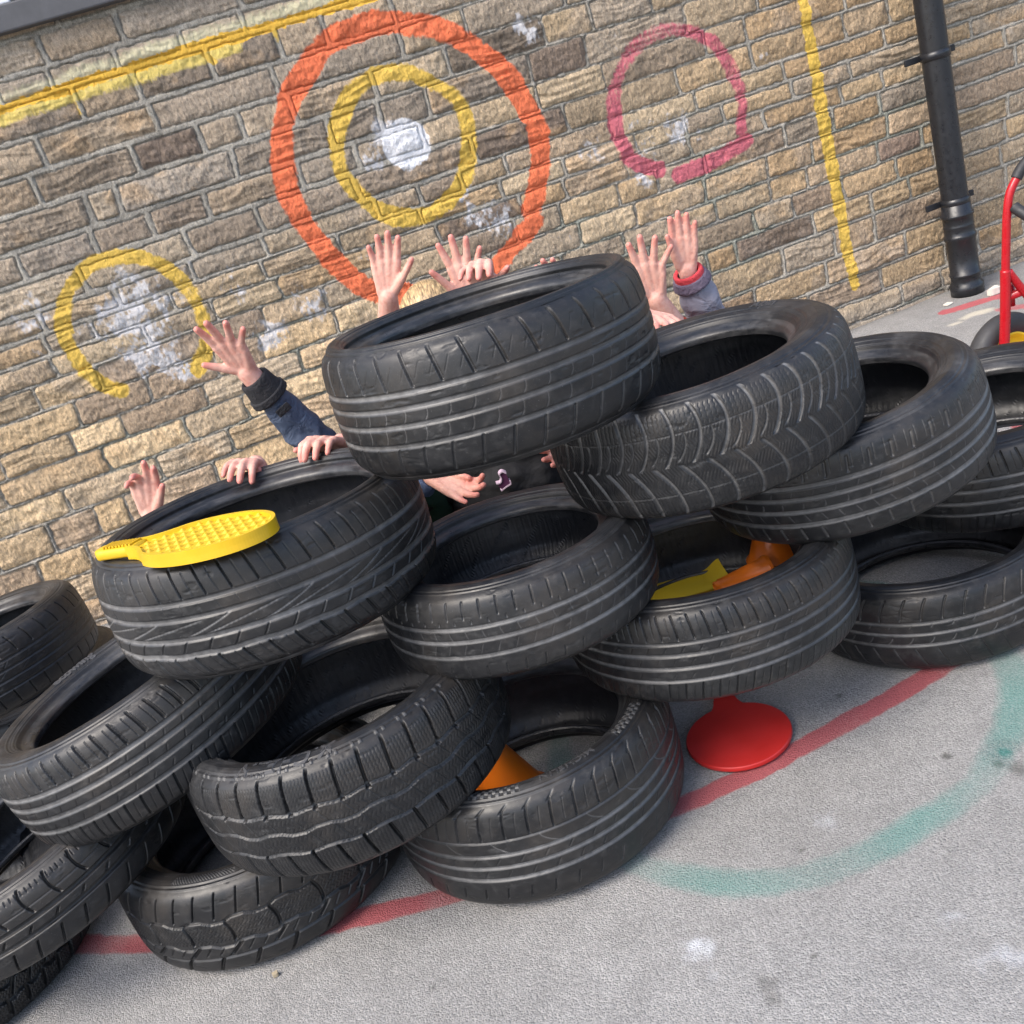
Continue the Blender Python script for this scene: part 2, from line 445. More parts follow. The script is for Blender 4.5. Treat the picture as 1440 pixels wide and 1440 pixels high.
    for (x, y, c_) in ((235, 195, (.13, .09, .095)), (215, 115, (.17, .14, .12)), (60, 135, (.26, .22, .19)), (360, 66, (.19, .165, .15)), (30, 100, (.44, .37, .28)), (130, 80, (.40, .33, .24)), (250, 240, (.35, .325, .30)), (110, 238, (.27, .215, .16)), (20, 270, (.36, .25, .14)), (60, 305, (.27, .225, .18)), (225, 292, (.25, .19, .15)), (80, 380, (.30, .275, .26)), (300, 130, (.36, .30, .24)), (530, 150, (.2, .18, .16)), (440, 190, (.24, .215, .19)), (640, 75, (.14, .125, .11)), (740, 40, (.10, .09, .085)), (600, 150, (.22, .2, .18)), (690, 120, (.2, .18, .165)), (1290, 190, (.25, .19, .18)), (1240, 150, (.25, .235, .225)), (1170, 185, (.23, .21, .19)), (925, 85, (.24, .2, .16)), (1130, 300, (.27, .21, .17)), (1040, 330, (.25, .205, .16))):
        u0, z0 = wall_uv(x, y)
        colr[sid[np.argmin(np.abs(zs - z0)), np.argmin(np.abs(us - u0))]] = c_
    col = colr[sid]
    z3 = Zz[..., None]; u3 = U[..., None]
    # upper courses on the left are greyer, lower ones sandier, with golden light painted in
    greyk = (ss(.95, 1.3, z3) * ss(-1.1, -2.0, u3) * .55)
    lum = col.mean(-1, keepdims=True)
    col = col * (1 - greyk) + (lum * C([1.02, .95, .88])) * greyk
    gold = ss(.95, .7, z3) * ss(-1.4, -2.2, u3)
    col = col * (1 + gold * (C([1.46, 1.38, 1.22]) - 1))
    right = ss(-.6, .2, u3)
    col = col * (1 + right * (C([.90, .87, .82]) - 1))
    blot = ss(.05, .45, fbm(U * 11 + r1[sid] * 40, Zz * 14 + r2[sid] * 40, 33, 4))[..., None] * (r3[sid] > .45)[..., None]
    tint = np.where((r1[sid] > .6)[..., None], C([.13, .115, .11]), np.where((r1[sid] > .3)[..., None], C([.46, .30, .15]), C([.30, .27, .25])))
    col = col * (1 - .42 * blot) + tint * 1.15 * .42 * blot
    soot = ss(.25, .6, fbm(U * 2.3, Zz * 2.9, 41, 4))[..., None]
    col = col * (1 - .22 * soot)
    lm = col.mean(-1, keepdims=True); col = lm + (col - lm) * .86
    mc = C([.345, .318, .27]) * (1 + .22 * fbm(U * 7, Zz * 7, 37, 4)[..., None])
    st = stone[..., None]
    col = col * C([1.08, 1.0, .89]); m0 = col.mean((0, 1)); col = col * .76 + m0 * .24
    col = mc * (1 - st) + col * st
    gp = np.exp(-((edge - .0015) / .0026) ** 2)[..., None]
    b3 = base[..., None]; col = col * (1 - .6 * b3) + C([.26, .24, .215]) * .6 * b3
    # green tinge in the lower joints
    gt = ss(.2, .5, fbm(U * 3.3, Zz * 3.3, 51, 3))[..., None] * (1 - st) * ss(1.2, .8, z3)
    col = col * (1 - gt * .5) + C([.20, .235, .19]) * gt * .5
    set_attr(o, "Col", col.reshape(-1, 3), 'COLOR')
    set_attr(o, "Mortar", 1 - stone)
    # ---- painted marks
    pr = np.zeros(U.shape); pc = np.zeros(U.shape + (3,))
    jit = .012 * fbm(U * 11, Zz * 11, 61, 4) + .006 * fbm(U * 60, Zz * 60, 62, 2)
    recess = .010 * (gp[..., 0])
    def put(a, rgb):
        u = a > pr; pr[u] = a[u]; pc[u] = rgb
    def mark(pts, hw, rgb, k=1., closed=False, soft=.028, n=6):
        line = smooth_line([wall_uv(*p) for p in pts], n, closed)
        dd = poly_dist(U, Zz, line) + jit
        a = k * (1 - ss(hw * .92 - soft * .45, hw * 1.0 + soft * .8, dd)) * (.98 + .34 * fbm(U * 5, Zz * 5, 63, 4))
        put(a, rgb)
    OR = (.76, .175, .075); YE = (.68, .45, .085); PK = (.52, .13, .165)
    mark([(567, 412), (535, 412), (497, 393), (457, 353), (423, 307), (403, 262), (397, 205), (403, 150), (423, 110), (460, 63), (503, 40), (547, 32), (593, 37), (633, 48), (673, 73), (707, 103), (730, 133), (747, 163)], .040, OR, 1.05)
    mark([(752, 172), (757, 193), (758, 233), (753, 270), (746, 296)], .036, OR, 1.0)
    mark([(750, 312), (733, 333), (700, 373), (670, 400), (640, 412)], .036, OR, 1.0)
    mark([(473, 207), (480, 160), (503, 123), (540, 103), (580, 105), (620, 123), (647, 150), (658, 187), (657, 227), (647, 263), (620, 290), (587, 305), (547, 302), (513, 280), (483, 247)], .031, YE, 1.0, True)
    mark([(92, 477), (88, 440), (103, 397), (133, 370), (173, 361), (213, 367), (247, 387), (267, 410), (280, 437), (287, 460), (290, 483), (277, 520)], .026, YE, .92)
    mark([(92, 477), (110, 507), (143, 537), (172, 549)], .026, YE, .85)
    mark([(262, 520), (285, 505)], .03, YE, .55)
    mark([(863, 142), (872, 99), (893, 65), (923, 47), (958, 43), (992, 54), (1018, 82), (1035, 116), (1042, 151), (1040, 183)], .030, PK, .85)
    mark([(1046, 198), (1009, 222), (954, 248)], .034, PK, .82)
    mark([(925, 239), (905, 235), (885, 222), (867, 185), (862, 142)], .032, PK, .85)
    mark([(1122, -40), (1128, 0), (1150, 130), (1175, 270), (1190, 350), (1201, 400)], .026, YE, 1.02, False, .014)
    mark([(-60, 172), (0, 155), (100, 123), (265, 71), (400, 31), (500, 2), (640, -40)], .019, (.80, .47, .06), 1.05, False, .014)
    mark([(-60, 158), (0, 141), (100, 110), (265, 58), (400, 18), (480, -5)], .030, (.70, .64, .42), .70, False, .05)
    mark([(0, 170), (100, 136), (200, 106), (330, 66)], .026, (.72, .56, .16), .76, False, .035)
    mark([(283, 72), (300, 88)], .012, YE, .9); mark([(385, 42), (390, 55)], .012, YE, .8); mark([(100, 130), (113, 160)], .012, YE, .7)
    # white centre dot and chalk
    c0 = wall_uv(570, 203); dd = np.hypot(U - c0[0], (Zz - c0[1])) + jit
    put(1.05 * (1 - ss(.075, .115, dd)), (.80, .80, .82))
    for (x, y, r, k) in ((190, 440, .30, .46), (215, 500, .18, .48), (700, 310, .16, .42), (870, 60, .10, .3), (540, 190, .12, .4), (330, 400, .16, .3), (40, 440, .13, .42), (525, 225, .10, .40), (670, 300, .14, .42), (650, 270, .08, .42), (740, 40, .10, .5), (950, 180, .12, .42), (900, 190, .16, .30), (990, 190, .10, .38), (830, 210, .12, .36), (380, 470, .14, .42), (440, 420, .16, .36), (560, 200, .2, .30), (520, 360, .12, .28), (1080, 80, .10, .28), (905, 235, .14, .42), (270, 520, .14, .42), (120, 480, .10, .3), (800, 340, .2, .22), (250, 380, .14, .3), (60, 490, .12, .26)):
        u0 = wall_uv(x, y); dd = np.hypot(U - u0[0], Zz - u0[1])
        nz = fbm(U * 24, Zz * 24, x, 4)
        a = 1.75 * k * (1 - ss(r * .1, r * 1.1, dd)) * (.85 + .8 * nz + .5 * fbm(U * 90, Zz * 60, x + 3, 2))
        put(np.clip(a, 0, .74), (.60, .59, .60))
    u0 = wall_uv(1005, 185); dd = np.hypot((U - u0[0]) / .10, (Zz - u0[1]) / .07)
    put(.45 * (1 - ss(.7, 1.0, dd + 3 * jit)), (.50, .58, .50))
    u0 = wall_uv(1335, 25); dd = np.hypot(U - u0[0], Zz - u0[1])
    put(.4 * (1 - ss(.0, .09, dd + jit)), (.7, .6, .6))
    set_attr(o, "Paint", np.concatenate([pc, pr[..., None]], -1).reshape(-1, 4), 'COLOR')
    # ---- window sill, reveal and white frame at the top left
    su1, sz = wall_uv(172, 3); su0, sz0 = wall_uv(0, 47)
    zt = 2.055
    def box(name, u0, u1, z0, z1, y0, y1, mat, par, bev=.006):
        v = []; 
        for (a, b) in ((0, 0), (1, 0), (1, 1), (0, 1)):
            for y in (y0, y1): v.append((u1 if a else u0, y, z1 if b else z0))
        f = [(0, 2, 4, 6), (1, 7, 5, 3), (0, 1, 3, 2), (2, 3, 5, 4), (4, 5, 7, 6), (6, 7, 1, 0)]
        ob = new_obj(name, v, f, mat, par, False)
        b = ob.modifiers.new("bevel", 'BEVEL'); b.width = bev; b.segments = 2
        return ob
    box("window_sill", -4.6, -2.1, 2.027, 2.108, -.055, .05, M['slate'], root)
    wf = box("window", -4.4, -2.845, 2.109, 2.72, -.042, .02, M['whitepaint'], root, .004)
    for k in range(9):
        box("glazing_bar", -4.35 + k * .16, -4.342 + k * .16, 2.111, 2.7, -.046, -.043, M['slate'], wf, .001)
    return root
build_wall()

# ------------------------------------------------------------------ tyres
def half_profile(R, W, r):
    h = W / 2; s = R - r
    return [(R, 0), (R - .0006, h * .25), (R - .0022, h * .5), (R - .005, h * .68), (R - .0105, h * .82), (R - .021, h * .915), (R - .4 * s, h * 1.0), (R - .56 * s, h * .985), (R - .74 * s, h * .905), (r + .019, h * .82), (r + .007, h * .755), (r + .0005, h * .69), (r, h * .60)]
def curve_pts(ctrl, n=10):
    P = C(smooth_line(ctrl, n)); d = np.r_[0, np.cumsum(np.hypot(*np.diff(P, axis=0).T))]
    return P, d
def tri(x): return 2 * np.abs(2 * (x - np.floor(x + .5))) - 1

def L(v0, v1, n, slant=0, curve=0, w=.003, d=.006, ph=0, dust=0, soft=.02):
    return dict(v0=v0, v1=v1, n=n, slant=slant, curve=curve, w=w, d=d, ph=ph, dust=dust, soft=soft)
def K(v, w=.007, d=.0042, za=0, zn=36, dust=.85): return dict(v=v, w=w, d=d, za=za, zn=zn, dust=dust)

def tread_depth(pat, S, Vv, R, hw):
    """groove depth (m) and dust for arc length S and cross position Vv (-1..1)"""
    per = 2 * math.pi * R
    D = np.zeros(S.shape); U = np.zeros(S.shape)
    for g in pat['circ']:
        dist = np.abs(Vv * hw - g['v'] * hw - g['za'] * np.clip(2.2 * tri(S / per * g['zn']), -1, 1))
        k = 1 - ss(g['w'] * .36, g['w'] * .64, dist)
        D = np.maximum(D, g['d'] * k); U = np.maximum(U, g['dust'] * k)
    for g in pat['lat']:
        t = (Vv - g['v0']) / (g['v1'] - g['v0'])
        P = per / g['n']
        line = g['slant'] * t + g['curve'] * t * t + g['ph'] * P
        x = (S - line + P / 2) % P - P / 2
        sl = (g['slant'] + 2 * g['curve'] * t) / ((g['v1'] - g['v0']) * hw)
        dist = np.abs(x) / np.sqrt(1 + sl ** 2)
        lo, hi = min(g['v0'], g['v1']), max(g['v0'], g['v1'])
        gw, gd = g['w'], g['d']
        if max(abs(lo), abs(hi)) < .5 and gw < .003 and gd > .0016: gw, gd = gw * .75, gd * .38      # worn sipes in the ribs
        msk = ss(lo - g['soft'], lo + g['soft'], Vv) * (1 - ss(hi - g['soft'], hi + g['soft'], Vv))
        k = (1 - ss(gw * .34, gw * .62 + .0005, dist)) * msk
        D = np.maximum(D, gd * k); U = np.maximum(U, g['dust'] * k)
    for sp in pat.get('sipe', []):     # zigzag sipes (v0, v1, n, amp)
        t = Vv; P = per / sp[2]
        x = (S - sp[3] * tri(Vv * sp[4]) + P / 2) % P - P / 2
        msk = (Vv > sp[0]) & (Vv < sp[1])
        k = (1 - ss(.0004, .0014, np.abs(x))) * msk
        D = np.maximum(D, pat.get('sd', .0016) * k)
    return D, U

def make_tyre(name, x, y, z, ta, tb, R, W, r, pat, label, spin=0., text=None, group="worn car tyres stacked in a pile", patches=(), dust=1., extra_ribs=()):
    nrm = C([ta, tb, 1.]); nrm /= np.linalg.norm(nrm)
    uu = np.cross([0, 1, 0], nrm); uu /= np.linalg.norm(uu); vv = np.cross(nrm, uu)
    M4 = Matrix.Identity(4)
    for i in range(3):
        M4[i][0], M4[i][1], M4[i][2], M4[i][3] = uu[i], vv[i], nrm[i], (x, y, z)[i]
    root = empty("car_tyre", M4, None, label, "tyre", group)
    tocam = C([-x, -y, 0]); fa = math.atan2(tocam @ vv, tocam @ uu)
    arc = math.radians(112)
    nd = int(2 * arc * R / .00115)
    th = np.r_[np.linspace(fa - arc, fa + arc, nd, endpoint=False), np.linspace(fa + arc, fa + 2 * math.pi - arc, 150, endpoint=False)]
    nth = len(th); ct, st = np.cos(th), np.sin(th)
    prof, dl = curve_pts(half_profile(R, W, r))
    # split indexes by arc length
    iS = np.argmin(np.abs(prof[:, 0] - (R - .021)) + (prof[:, 1] < W * .4) * 9)
    lS = dl[iS]; iB = np.argmin(np.abs(prof[:, 0] - (r + .019)) + (np.arange(len(prof)) < iS) * 9); lB = dl[iB]
    def at_len(l):
        return np.interp(l, dl, prof[:, 0]), np.interp(l, dl, prof[:, 1])
    seed = int(abs(x * 1000 + y * 100)) % 90
    # --- tread
    nv = int(2 * lS / .0015)
    ls = np.linspace(-lS, lS, nv); rr, zz = at_len(np.abs(ls)); zz = zz * np.sign(ls)
    dr, dz = np.gradient(rr), np.gradient(zz); q = np.hypot(dr, dz); nr_, nz_ = dz / q, -dr / q
    hwm = lS * .86
    TH, VV = np.meshgrid(th + spin, ls / hwm)
    D, Ud = tread_depth(pat, TH * R, VV, R, hwm)
    wear = pat.get('wear', .8)
    edge = ss(1.16, 1.0, np.abs(VV))
    D = D * wear * edge
    scar = .0009 * ss(.25, .6, fbm(TH * R * 30, VV * 9 + seed, 7, 4))
    Dd = D + scar
    rad = rr[:, None] - nr_[:, None] * Dd; zed = zz[:, None] - nz_[:, None] * Dd
    V = np.stack([rad * ct, rad * st, zed], -1).reshape(-1, 3)
    o = new_obj("tread", V, grid_faces(nv, nth, True), M['tread'], root, True)
    dn = ss(-.2, .5, fbm(TH * R * 4, VV * 1.2, seed, 4))
    set_attr(o, "Dust", np.clip(dust * (Ud * (.55 + .6 * dn)) + .06 * dn * dust, 0, 1))
    # --- sidewalls, beads
    for sgn in (1, -1):
        ns = 58 if sgn > 0 else 26
        l2 = np.linspace(lS, lB, ns); r2, z2 = at_len(l2)
        dr, dz = np.gradient(r2), np.gradient(z2); q = np.hypot(dr, dz); n2r, n2z = dz / q, -dr / q
        TT, RRm = np.meshgrid(th + spin, r2)
        hgt = np.zeros(TT.shape); fr = (r2 - r2[-1]) / (r2[0] - r2[-1])
        for (p, wd, hh) in ((.93, .0016, .0012), (.86, .0013, -.0009), (.80, .0010, .0007), (.60, .0009, .0006), (.36, .0010, .0008), (.30, .0014, -.0008), (.17, .0018, .0013), (.10, .001, .0007)):
            hgt += hh * np.exp(-(((fr - p) * (r2[0] - r2[-1])) / wd) ** 2)[:, None]
        hgt += .0006 * fbm(TT * 3, RRm * 30, seed + 3, 3)
        FR = np.repeat(fr[:, None], nth, 1)
        du = np.zeros(TT.shape)
        if sgn > 0:
            for (a0, a1, kind) in patches:
                inn = ((TT - spin) % (2 * math.pi) > a0 % (2 * math.pi)) & ((TT - spin) % (2 * math.pi) < a1 % (2 * math.pi)) & (FR > .40) & (FR < .78)
                if kind == 'check':
                    pp = np.sign(np.sin(TT * R / .0042 * math.pi / 2)) * np.sign(np.sin(RRm / .0042 * math.pi / 2))
                else:
                    pp = np.sin(TT * R / .0034 * math.pi) * np.sin(RRm / .0034 * math.pi)
                hgt += inn * .0011 * pp; du = np.maximum(du, inn * (.35 + .35 * pp))
            # shoulder ribs: small comb marks above the tread blocks
            for (nb, ext) in extra_ribs:
                pp = ss(.1, .5, np.sin(TT * nb)) * ss(.0, .4, np.sin(TT * nb / ext)) * (FR > .86) * (FR < .99)
                hgt += .0014 * pp; du = np.maximum(du, pp * .6)
        rad = r2[:, None] + n2r[:, None] * hgt; zed = (z2[:, None] + n2z[:, None] * hgt) * sgn
        V = np.stack([rad * ct, rad * st, zed], -1).reshape(-1, 3)
        F = grid_faces(ns, nth, True)
        if sgn < 0: F = F[:, ::-1].copy()
        F = F[:, ::-1].copy()
        s_o = new_obj("sidewall", V, F, M['side'], root)
        set_attr(s_o, "Dust", np.clip(du * dust * .6 + .20 * ss(.0, .5, fbm(TT * 2.2, RRm * 14, seed + 9, 4)), 0, 1))
        if sgn > 0 and text:
            for tx in text: sidewall_text(s_o, tx, at_len, l2, r2, z2)
        l3 = np.linspace(lB, dl[-1], 16); r3, z3 = at_len(l3)
        V = np.stack([r3[:, None] * ct, r3[:, None] * st, np.repeat(z3[:, None] * sgn, nth, 1)], -1).reshape(-1, 3)
        F = grid_faces(16, nth, True)
        if sgn > 0: F = F[:, ::-1].copy()
        b_o = new_obj("bead", V, F, M['bead'], root)
        set_attr(b_o, "Dust", np.clip(.25 * ss(-.3, .5, fbm(np.tile(th * 5, 16), np.repeat(np.arange(16) * .3, nth), seed, 3)), 0, 1))
    # --- inner liner
    h = W / 2; s = R - r
    hi = [(r, h * .60), (r + .006, h * .565), (r + .02, h * .66), (r + .35 * s, h * .86), (r + .58 * s, h * .90), (R - .034, h * .78), (R - .020, h * .55), (R - .0165, h * .25), (R - .0155, 0)]
    pi_, di = curve_pts(hi, 5)
    full = np.r_[pi_, np.c_[pi_[::-1][1:, 0], -pi_[::-1][1:, 1]]]
    nf = len(full)
    V = np.stack([full[:, :1] * ct, full[:, :1] * st, np.repeat(full[:, 1:], nth, 1)], -1).reshape(-1, 3)
    o = new_obj("inner_liner", V, grid_faces(nf, nth, True)[:, ::-1].copy(), M['liner'], root)
    TT, KK = np.meshgrid(th + spin, np.arange(nf))
    sx = (TT * R - KK * .0042) / .045
    stp = np.exp(-((sx - np.round(sx)) / .03) ** 2)
    set_attr(o, "Strip", stp + .2 * np.sin(TT * R * 900))
    set_attr(o, "Dust", np.clip(.35 * ss(-.1, .6, fbm(TT * 3, KK * .2, seed + 5, 4)), 0, 1))
    return root

def text_mesh(body, size, extrude, bold=0.0):
    cu = bpy.data.curves.new("lettering_curve", 'FONT'); cu.body = body; cu.size = size; cu.extrude = extrude * 1.6
    cu.offset = bold; cu.resolution_u = 3; cu.align_x = 'CENTER'
    ob = bpy.data.objects.new("lettering_curve", cu); scene.collection.objects.link(ob)
    dg = bpy.context.evaluated_depsgraph_get(); dg.update()
    me = bpy.data.meshes.new_from_object(ob.evaluated_get(dg))
    bpy.data.objects.remove(ob); bpy.data.curves.remove(cu)
    return me

def sidewall_text(parent, tx, at_len, l2, r2, z2):
    body, ang, radius, size, shear, mat, bold = tx
    me = text_mesh(body, size, .0008, bold)
    n = len(me.vertices); co = np.empty(n * 3, np.float32); me.vertices.foreach_get("co", co); co = co.reshape(-1, 3)
    order = np.argsort(r2)
    rad = radius + (co[:, 1] - size * .35)
    a = ang - (co[:, 0] + shear * co[:, 1]) / radius
    zs = np.interp(rad, r2[order], z2[order]) + .0006 + co[:, 2]
    out = np.stack([rad * np.cos(a), rad * np.sin(a), zs], -1)
    me.vertices.foreach_set("co", out.astype(np.float32).ravel()); me.update()
    me.name = "lettering"; me.materials.clear(); me.materials.append(mat or M['letter'])
    o = bpy.data.objects.new("lettering", me); scene.collection.objects.link(o); o.parent = parent
    at_ = me.attributes.new("Dust", 'FLOAT', 'POINT'); at_.data.foreach_set("value", np.full(n, .12, np.float32))
    return o
M['letter'] = mat_rubber("raised_letter_rubber", .030, rough=.45)

PAT = {}
PAT['A'] = dict(circ=[K(.40, .008), K(.15, .008), K(-.15, .008), K(-.50, .008)], wear=.75,
    lat=[L(.47, 1.1, 36, -.010, -.004, .0046, .008, dust=.25), L(-1.1, -.56, 36, .014, 0, .0036, .006, .4, dust=.75), L(-.45, -.19, 46, .020, -.012, .0016, .0022, dust=.5), L(-.10, .10, 46, .018, -.010, .0016, .0022, .3, dust=.5), L(.60, .85, 72, .012, 0, .0008, .0010, .27)])
PAT['B'] = dict(circ=[K(.60, .0022, .002, dust=.6), K(-.60, .0022, .002, dust=.6)], wear=.8,
    lat=[L(0, 1.15, 40, .085, -.070, .0056, .006, 0, 1.), L(0, -1.15, 40, .088, -.060, .0056, .006, .5, 1.), L(.08, .6, 40, .05, -.03, .0030, .003, .5, .5)],
    sipe=[(-.6, .6, 300, .0050, 2.2), (.62, 1.05, 220, .0012, 9.), (-1.05, -.62, 220, .0012, 9.)], sd=.0011)
PAT['C'] = dict(circ=[K(.40, .009), K(.12, .008), K(-.18, .008), K(-.52, .009)], wear=.6,
    lat=[L(.52, .86, 46, .004, 0, .0040, .005, 0, .5), L(-.92, -.60, 46, -.004, 0, .0038, .005, .3, .5), L(.16, .30, 46, .006, 0, .0022, .003, .2, .3), L(-.14, .02, 46, .012, -.008, .002, .003, .6, .5), L(-.44, -.26, 60, -.008, 0, .002, .003, .1, .4), L(.60, .95, 92, .003, 0, .0012, .002, .5, .4)])
PAT['D'] = dict(circ=[K(.44, .008), K(.14, .008), K(-.26, .009), K(-.58, .010, za=.001, zn=20)], wear=.85,
    lat=[L(.50, 1.1, 44, -.012, -.003, .0026, .006, 0, .1), L(.50, .98, 44, -.012, 0, .0011, .002, .5, .05), L(-1.1, -.64, 44, -.020, 0, .0034, .007, 0, .1), L(-1.05, -.64, 88, -.02, 0, .001, .002, .25),
         L(-.24, .12, 14, .13, -.03, .0020, .0016, 0, 1.), L(-.22, .06, 14, .11, .03, .0016, .0014, .3, 1.), L(-.55, -.30, 40, .016, 0, .002, .003, .3, .1), L(.18, .40, 58, -.006, 0, .0014, .003, 0, .2)])
PAT['E'] = dict(circ=[K(.34, .007), K(.02, .007), K(-.38, .007)], wear=.5,
    lat=[L(.56, .98, 54, .002, 0, .0026, .006, 0, .25), L(.44, .52, 54, 0, 0, .002, .004, .4, .2), L(.06, .28, 54, -.008, .004, .0014, .003, 0, .35), L(-.32, -.06, 54, .010, 0, .0014, .003, .4, .25), L(-.98, -.66, 48, .004, 0, .0018, .005, .2, .15)])
PAT['F'] = dict(circ=[K(.42, .006), K(.15, .007), K(-.16, .007), K(-.48, .006)], wear=.8,
    lat=[L(.50, 1.06, 64, -.004, -.004, .0026, .006, 0, .12), L(.56, 1.0, 64, -.004, 0, .0009, .002, .5), L(.20, .34, 56, .008, 0, .0022, .004, 0), L(-.10, .06, 56, .008, 0, .0018, .003, .4), L(-.42, -.28, 56, .010, 0, .002, .003, .2), L(-1.06, -.56, 60, .010, 0, .0022, .005, .5, .1), L(-1.0, -.62, 60, .01, 0, .0009, .002)])
PAT['G'] = dict(circ=[K(.40, .0050, .006, .0018, 21, .75), K(.0, .0055, .006, .0030, 21, .7), K(-.44, .005, .006, .0018, 21, .7)], wear=.95,
    lat=[L(.44, 1.14, 42, .004, .003, .0048, .010, 0, .05, .01), L(.04, .37, 42, -.018, 0, .0022, .005, .3, 0, .01), L(-.41, -.05, 42, -.018, 0, .0022, .005, .8, 0, .01), L(-1.14, -.48, 42, -.012, 0, .0050, .010, .4, 0, .01), L(.34, .46, 42, .0, 0, .0075, .011, .0, 0, .01)],
    sipe=[(.5, 1.0, 300, .0010, 10.), (-.4, .36, 240, .003, 5.), (-1.05, -.5, 300, .0010, 10.)], sd=.0009)
PAT['H'] = dict(circ=[K(.46, .0035, dust=.7), K(.16, .0075), K(-.10, .0075), K(-.38, .0075)], wear=.85,
    lat=[L(.48, 1.02, 42, .002, .006, .0034, .007, 0, .5), L(.98, 1.14, 42, .018, 0, .0026, .005, .06, .5), L(.56, .94, 42, .003, .004, .0010, .002, .5, .3), L(.20, .44, 21, -.05, .02, .0018, .003, 0, .7), L(-.02, .10, 42, .010, 0, .0024, .004, .3), L(-.32, -.18, 42, .010, 0, .0022, .004, .6), L(-.86, -.60, 42, .008, 0, .0022, .004, .2, .3)])
PAT['I'] = dict(circ=[K(.38, .0055, .007, .004, 22, .4), K(-.26, .006, .007, .004, 22, .4), K(-.60, .004, .006, 0, 30, .3)], wear=.85,
    lat=[L(.44, 1.02, 44, .020, -.002, .0026, .006, 0, .1), L(-.20, .36, 22, .012, -.02, .0055, .008, .25, 0), L(-.56, -.28, 22, .030, 0, .0055, .008, .0, 0), L(-1.1, -.62, 26, .026, 0, .006, .008, .3, 0), L(.0, .26, 44, .03, 0, .0014, .003, .6, .3), L(-.5, -.3, 66, .016, 0, .002, .003, .3)],
    sipe=[(-.18, .32, 230, .004, 7.)])
PAT['J'] = dict(circ=[K(.44, .0085), K(.17, .009), K(-.13, .009), K(-.46, .0085)], wear=.8,
    lat=[L(.52, 1.1, 52, -.004, -.006, .0036, .007, 0, .05), L(.55, 1.02, 104, -.004, -.004, .0011, .003, .25, .05), L(.22, .34, 52, .006, 0, .0022, .004, .5), L(-.07, .06, 52, .006, 0, .002, .004, .2), L(-.40, -.28, 52, .008, 0, .002, .004), L(-1.1, -.54, 58, .010, 0, .0034, .006, .3, .05), L(-1.0, -.58, 58, .01, 0, .001, .002, .8)])
PAT['K'] = dict(circ=[K(.52, .002, .002, dust=.5), K(.18, .009, .008, dust=.1), K(-.22, .009, .008, dust=.1)], wear=.9,
    lat=[L(.30, 1.08, 36, -.030, .026, .0040, .008, 0, .05), L(.86, 1.0, 180, 0, 0, .0016, .003), L(-.16, .02, 36, .012, 0, .003, .005, .4), L(-1.05, -.42, 40, .02, 0, .0034, .006, .2, .05)])
PAT['L'] = dict(circ=[K(.45, .008, .009, .003, 40, .05), K(.0, .008, .009, .005, 40, .05), K(-.45, .008, .009, .003, 40, .05)], wear=1.,
    lat=[L(.45, 1.15, 50, .01, 0, .008, .010), L(0, .45, 50, .02, 0, .007, .009, .3), L(-.45, 0, 50, .02, 0, .007, .009, .7), L(-1.15, -.45, 50, .01, 0, .008, .010, .3)], sipe=[(-1., 1., 300, .002, 8.)])
PAT['M'] = dict(circ=[K(.38, .007, dust=.1), K(.10, .007, dust=.1), K(-.2, .007, dust=.1), K(-.5, .007, dust=.1)], wear=.7,
    lat=[L(.48, 1.02, 40, -.006, -.006, .0034, .006), L(-1.02, -.56, 44, -.006, 0, .0032, .006, .3), L(-.14, .06, 30, .03, 0, .002, .003), L(.14, .34, 30, .02, 0, .002, .003, .4)])
PAT['P'] = dict(circ=[K(.36, .007), K(.06, .006), K(-.26, .007)], wear=.75,
    lat=[L(.44, 1.0, 46, .004, .012, .0028, .006, 0, .6), L(.24, .33, 46, .006, 0, .0022, .004, .4, .4), L(-.22, -.04, 46, .020, -.008, .0022, .004, .2, .55), L(-1.0, -.36, 44, -.020, 0, .0020, .004, .6, .35)])

def tilt_angle(px, py, T):
    """angle round the tyre axis of the point seen at an image position on its top plane"""
    x, y, z, a, b, R, W, r = T
    n = C([a, b, 1.]); n /= np.linalg.norm(n); u = np.cross([0, 1, 0], n); u /= np.linalg.norm(u); v = np.cross(n, u)
    c = C([x, y, z]) + n * W / 2; d = ray(px, py); t = ((c - O) @ n) / (d @ n); p = O + d * t - c
    return math.atan2(p @ v, p @ u), float(np.hypot(p @ u, p @ v))
TY = {
 'T1': (.0489, 1.8059, .9414, .0092, .0451, .2946, .2288, .2229),
 'T2': (.4060, 1.8662, .7255, -.0539, .0169, .2993, .2140, .1870),
 'T3': (.6866, 1.9570, .5426, -.0986, .0025, .2991, .2067, .1989),
 'T4': (-.4558, 1.8198, .7243, .0280, .0698, .3080, .2190, .2279),
 'T5': (-.0292, 1.8196, .5266, .0144, .0538, .2734, .1798, .1804),
 'T6': (.3318, 1.8985, .3276, .0230, .0550, .3075, .2067, .2103),
 'T7': (-.4399, 1.7785, .3421, -.0392, .0482, .3186, .2281, .2218),
 'T8': (-.1239, 1.8045, .1205, -.0107, .0364, .3087, .2420, .2116),
 'T9': (-.7199, 1.8887, .1065, -.0053, .0230, .3106, .2122, .2122),
 'T10': (-.8195, 1.8967, .4689, -.2271, .0593, .3132, .2095, .2134),
 'T11': (-1.134, 1.853, .264, -.197, -.004, .3087, .1600, .2179),
 'T12': (-1.4587, 1.8965, .0935, 0, 0, .3160, .1850, .2030),
 'T13': (-1.6052, 2.8292, .3419, -.0823, .0691, .3130, .2131, .2063),
 'T14': (-1.6054, 2.9469, .1091, -.0059, -.0081, .3176, .2144, .2030),
 'T15': (1.1381, 2.2046, .3207, -.0766, -.0045, .3210, .2148, .1928),
 'T16': (.8774, 2.0821, .1045, -.0269, .0174, .3080, .2011, .2182),
}
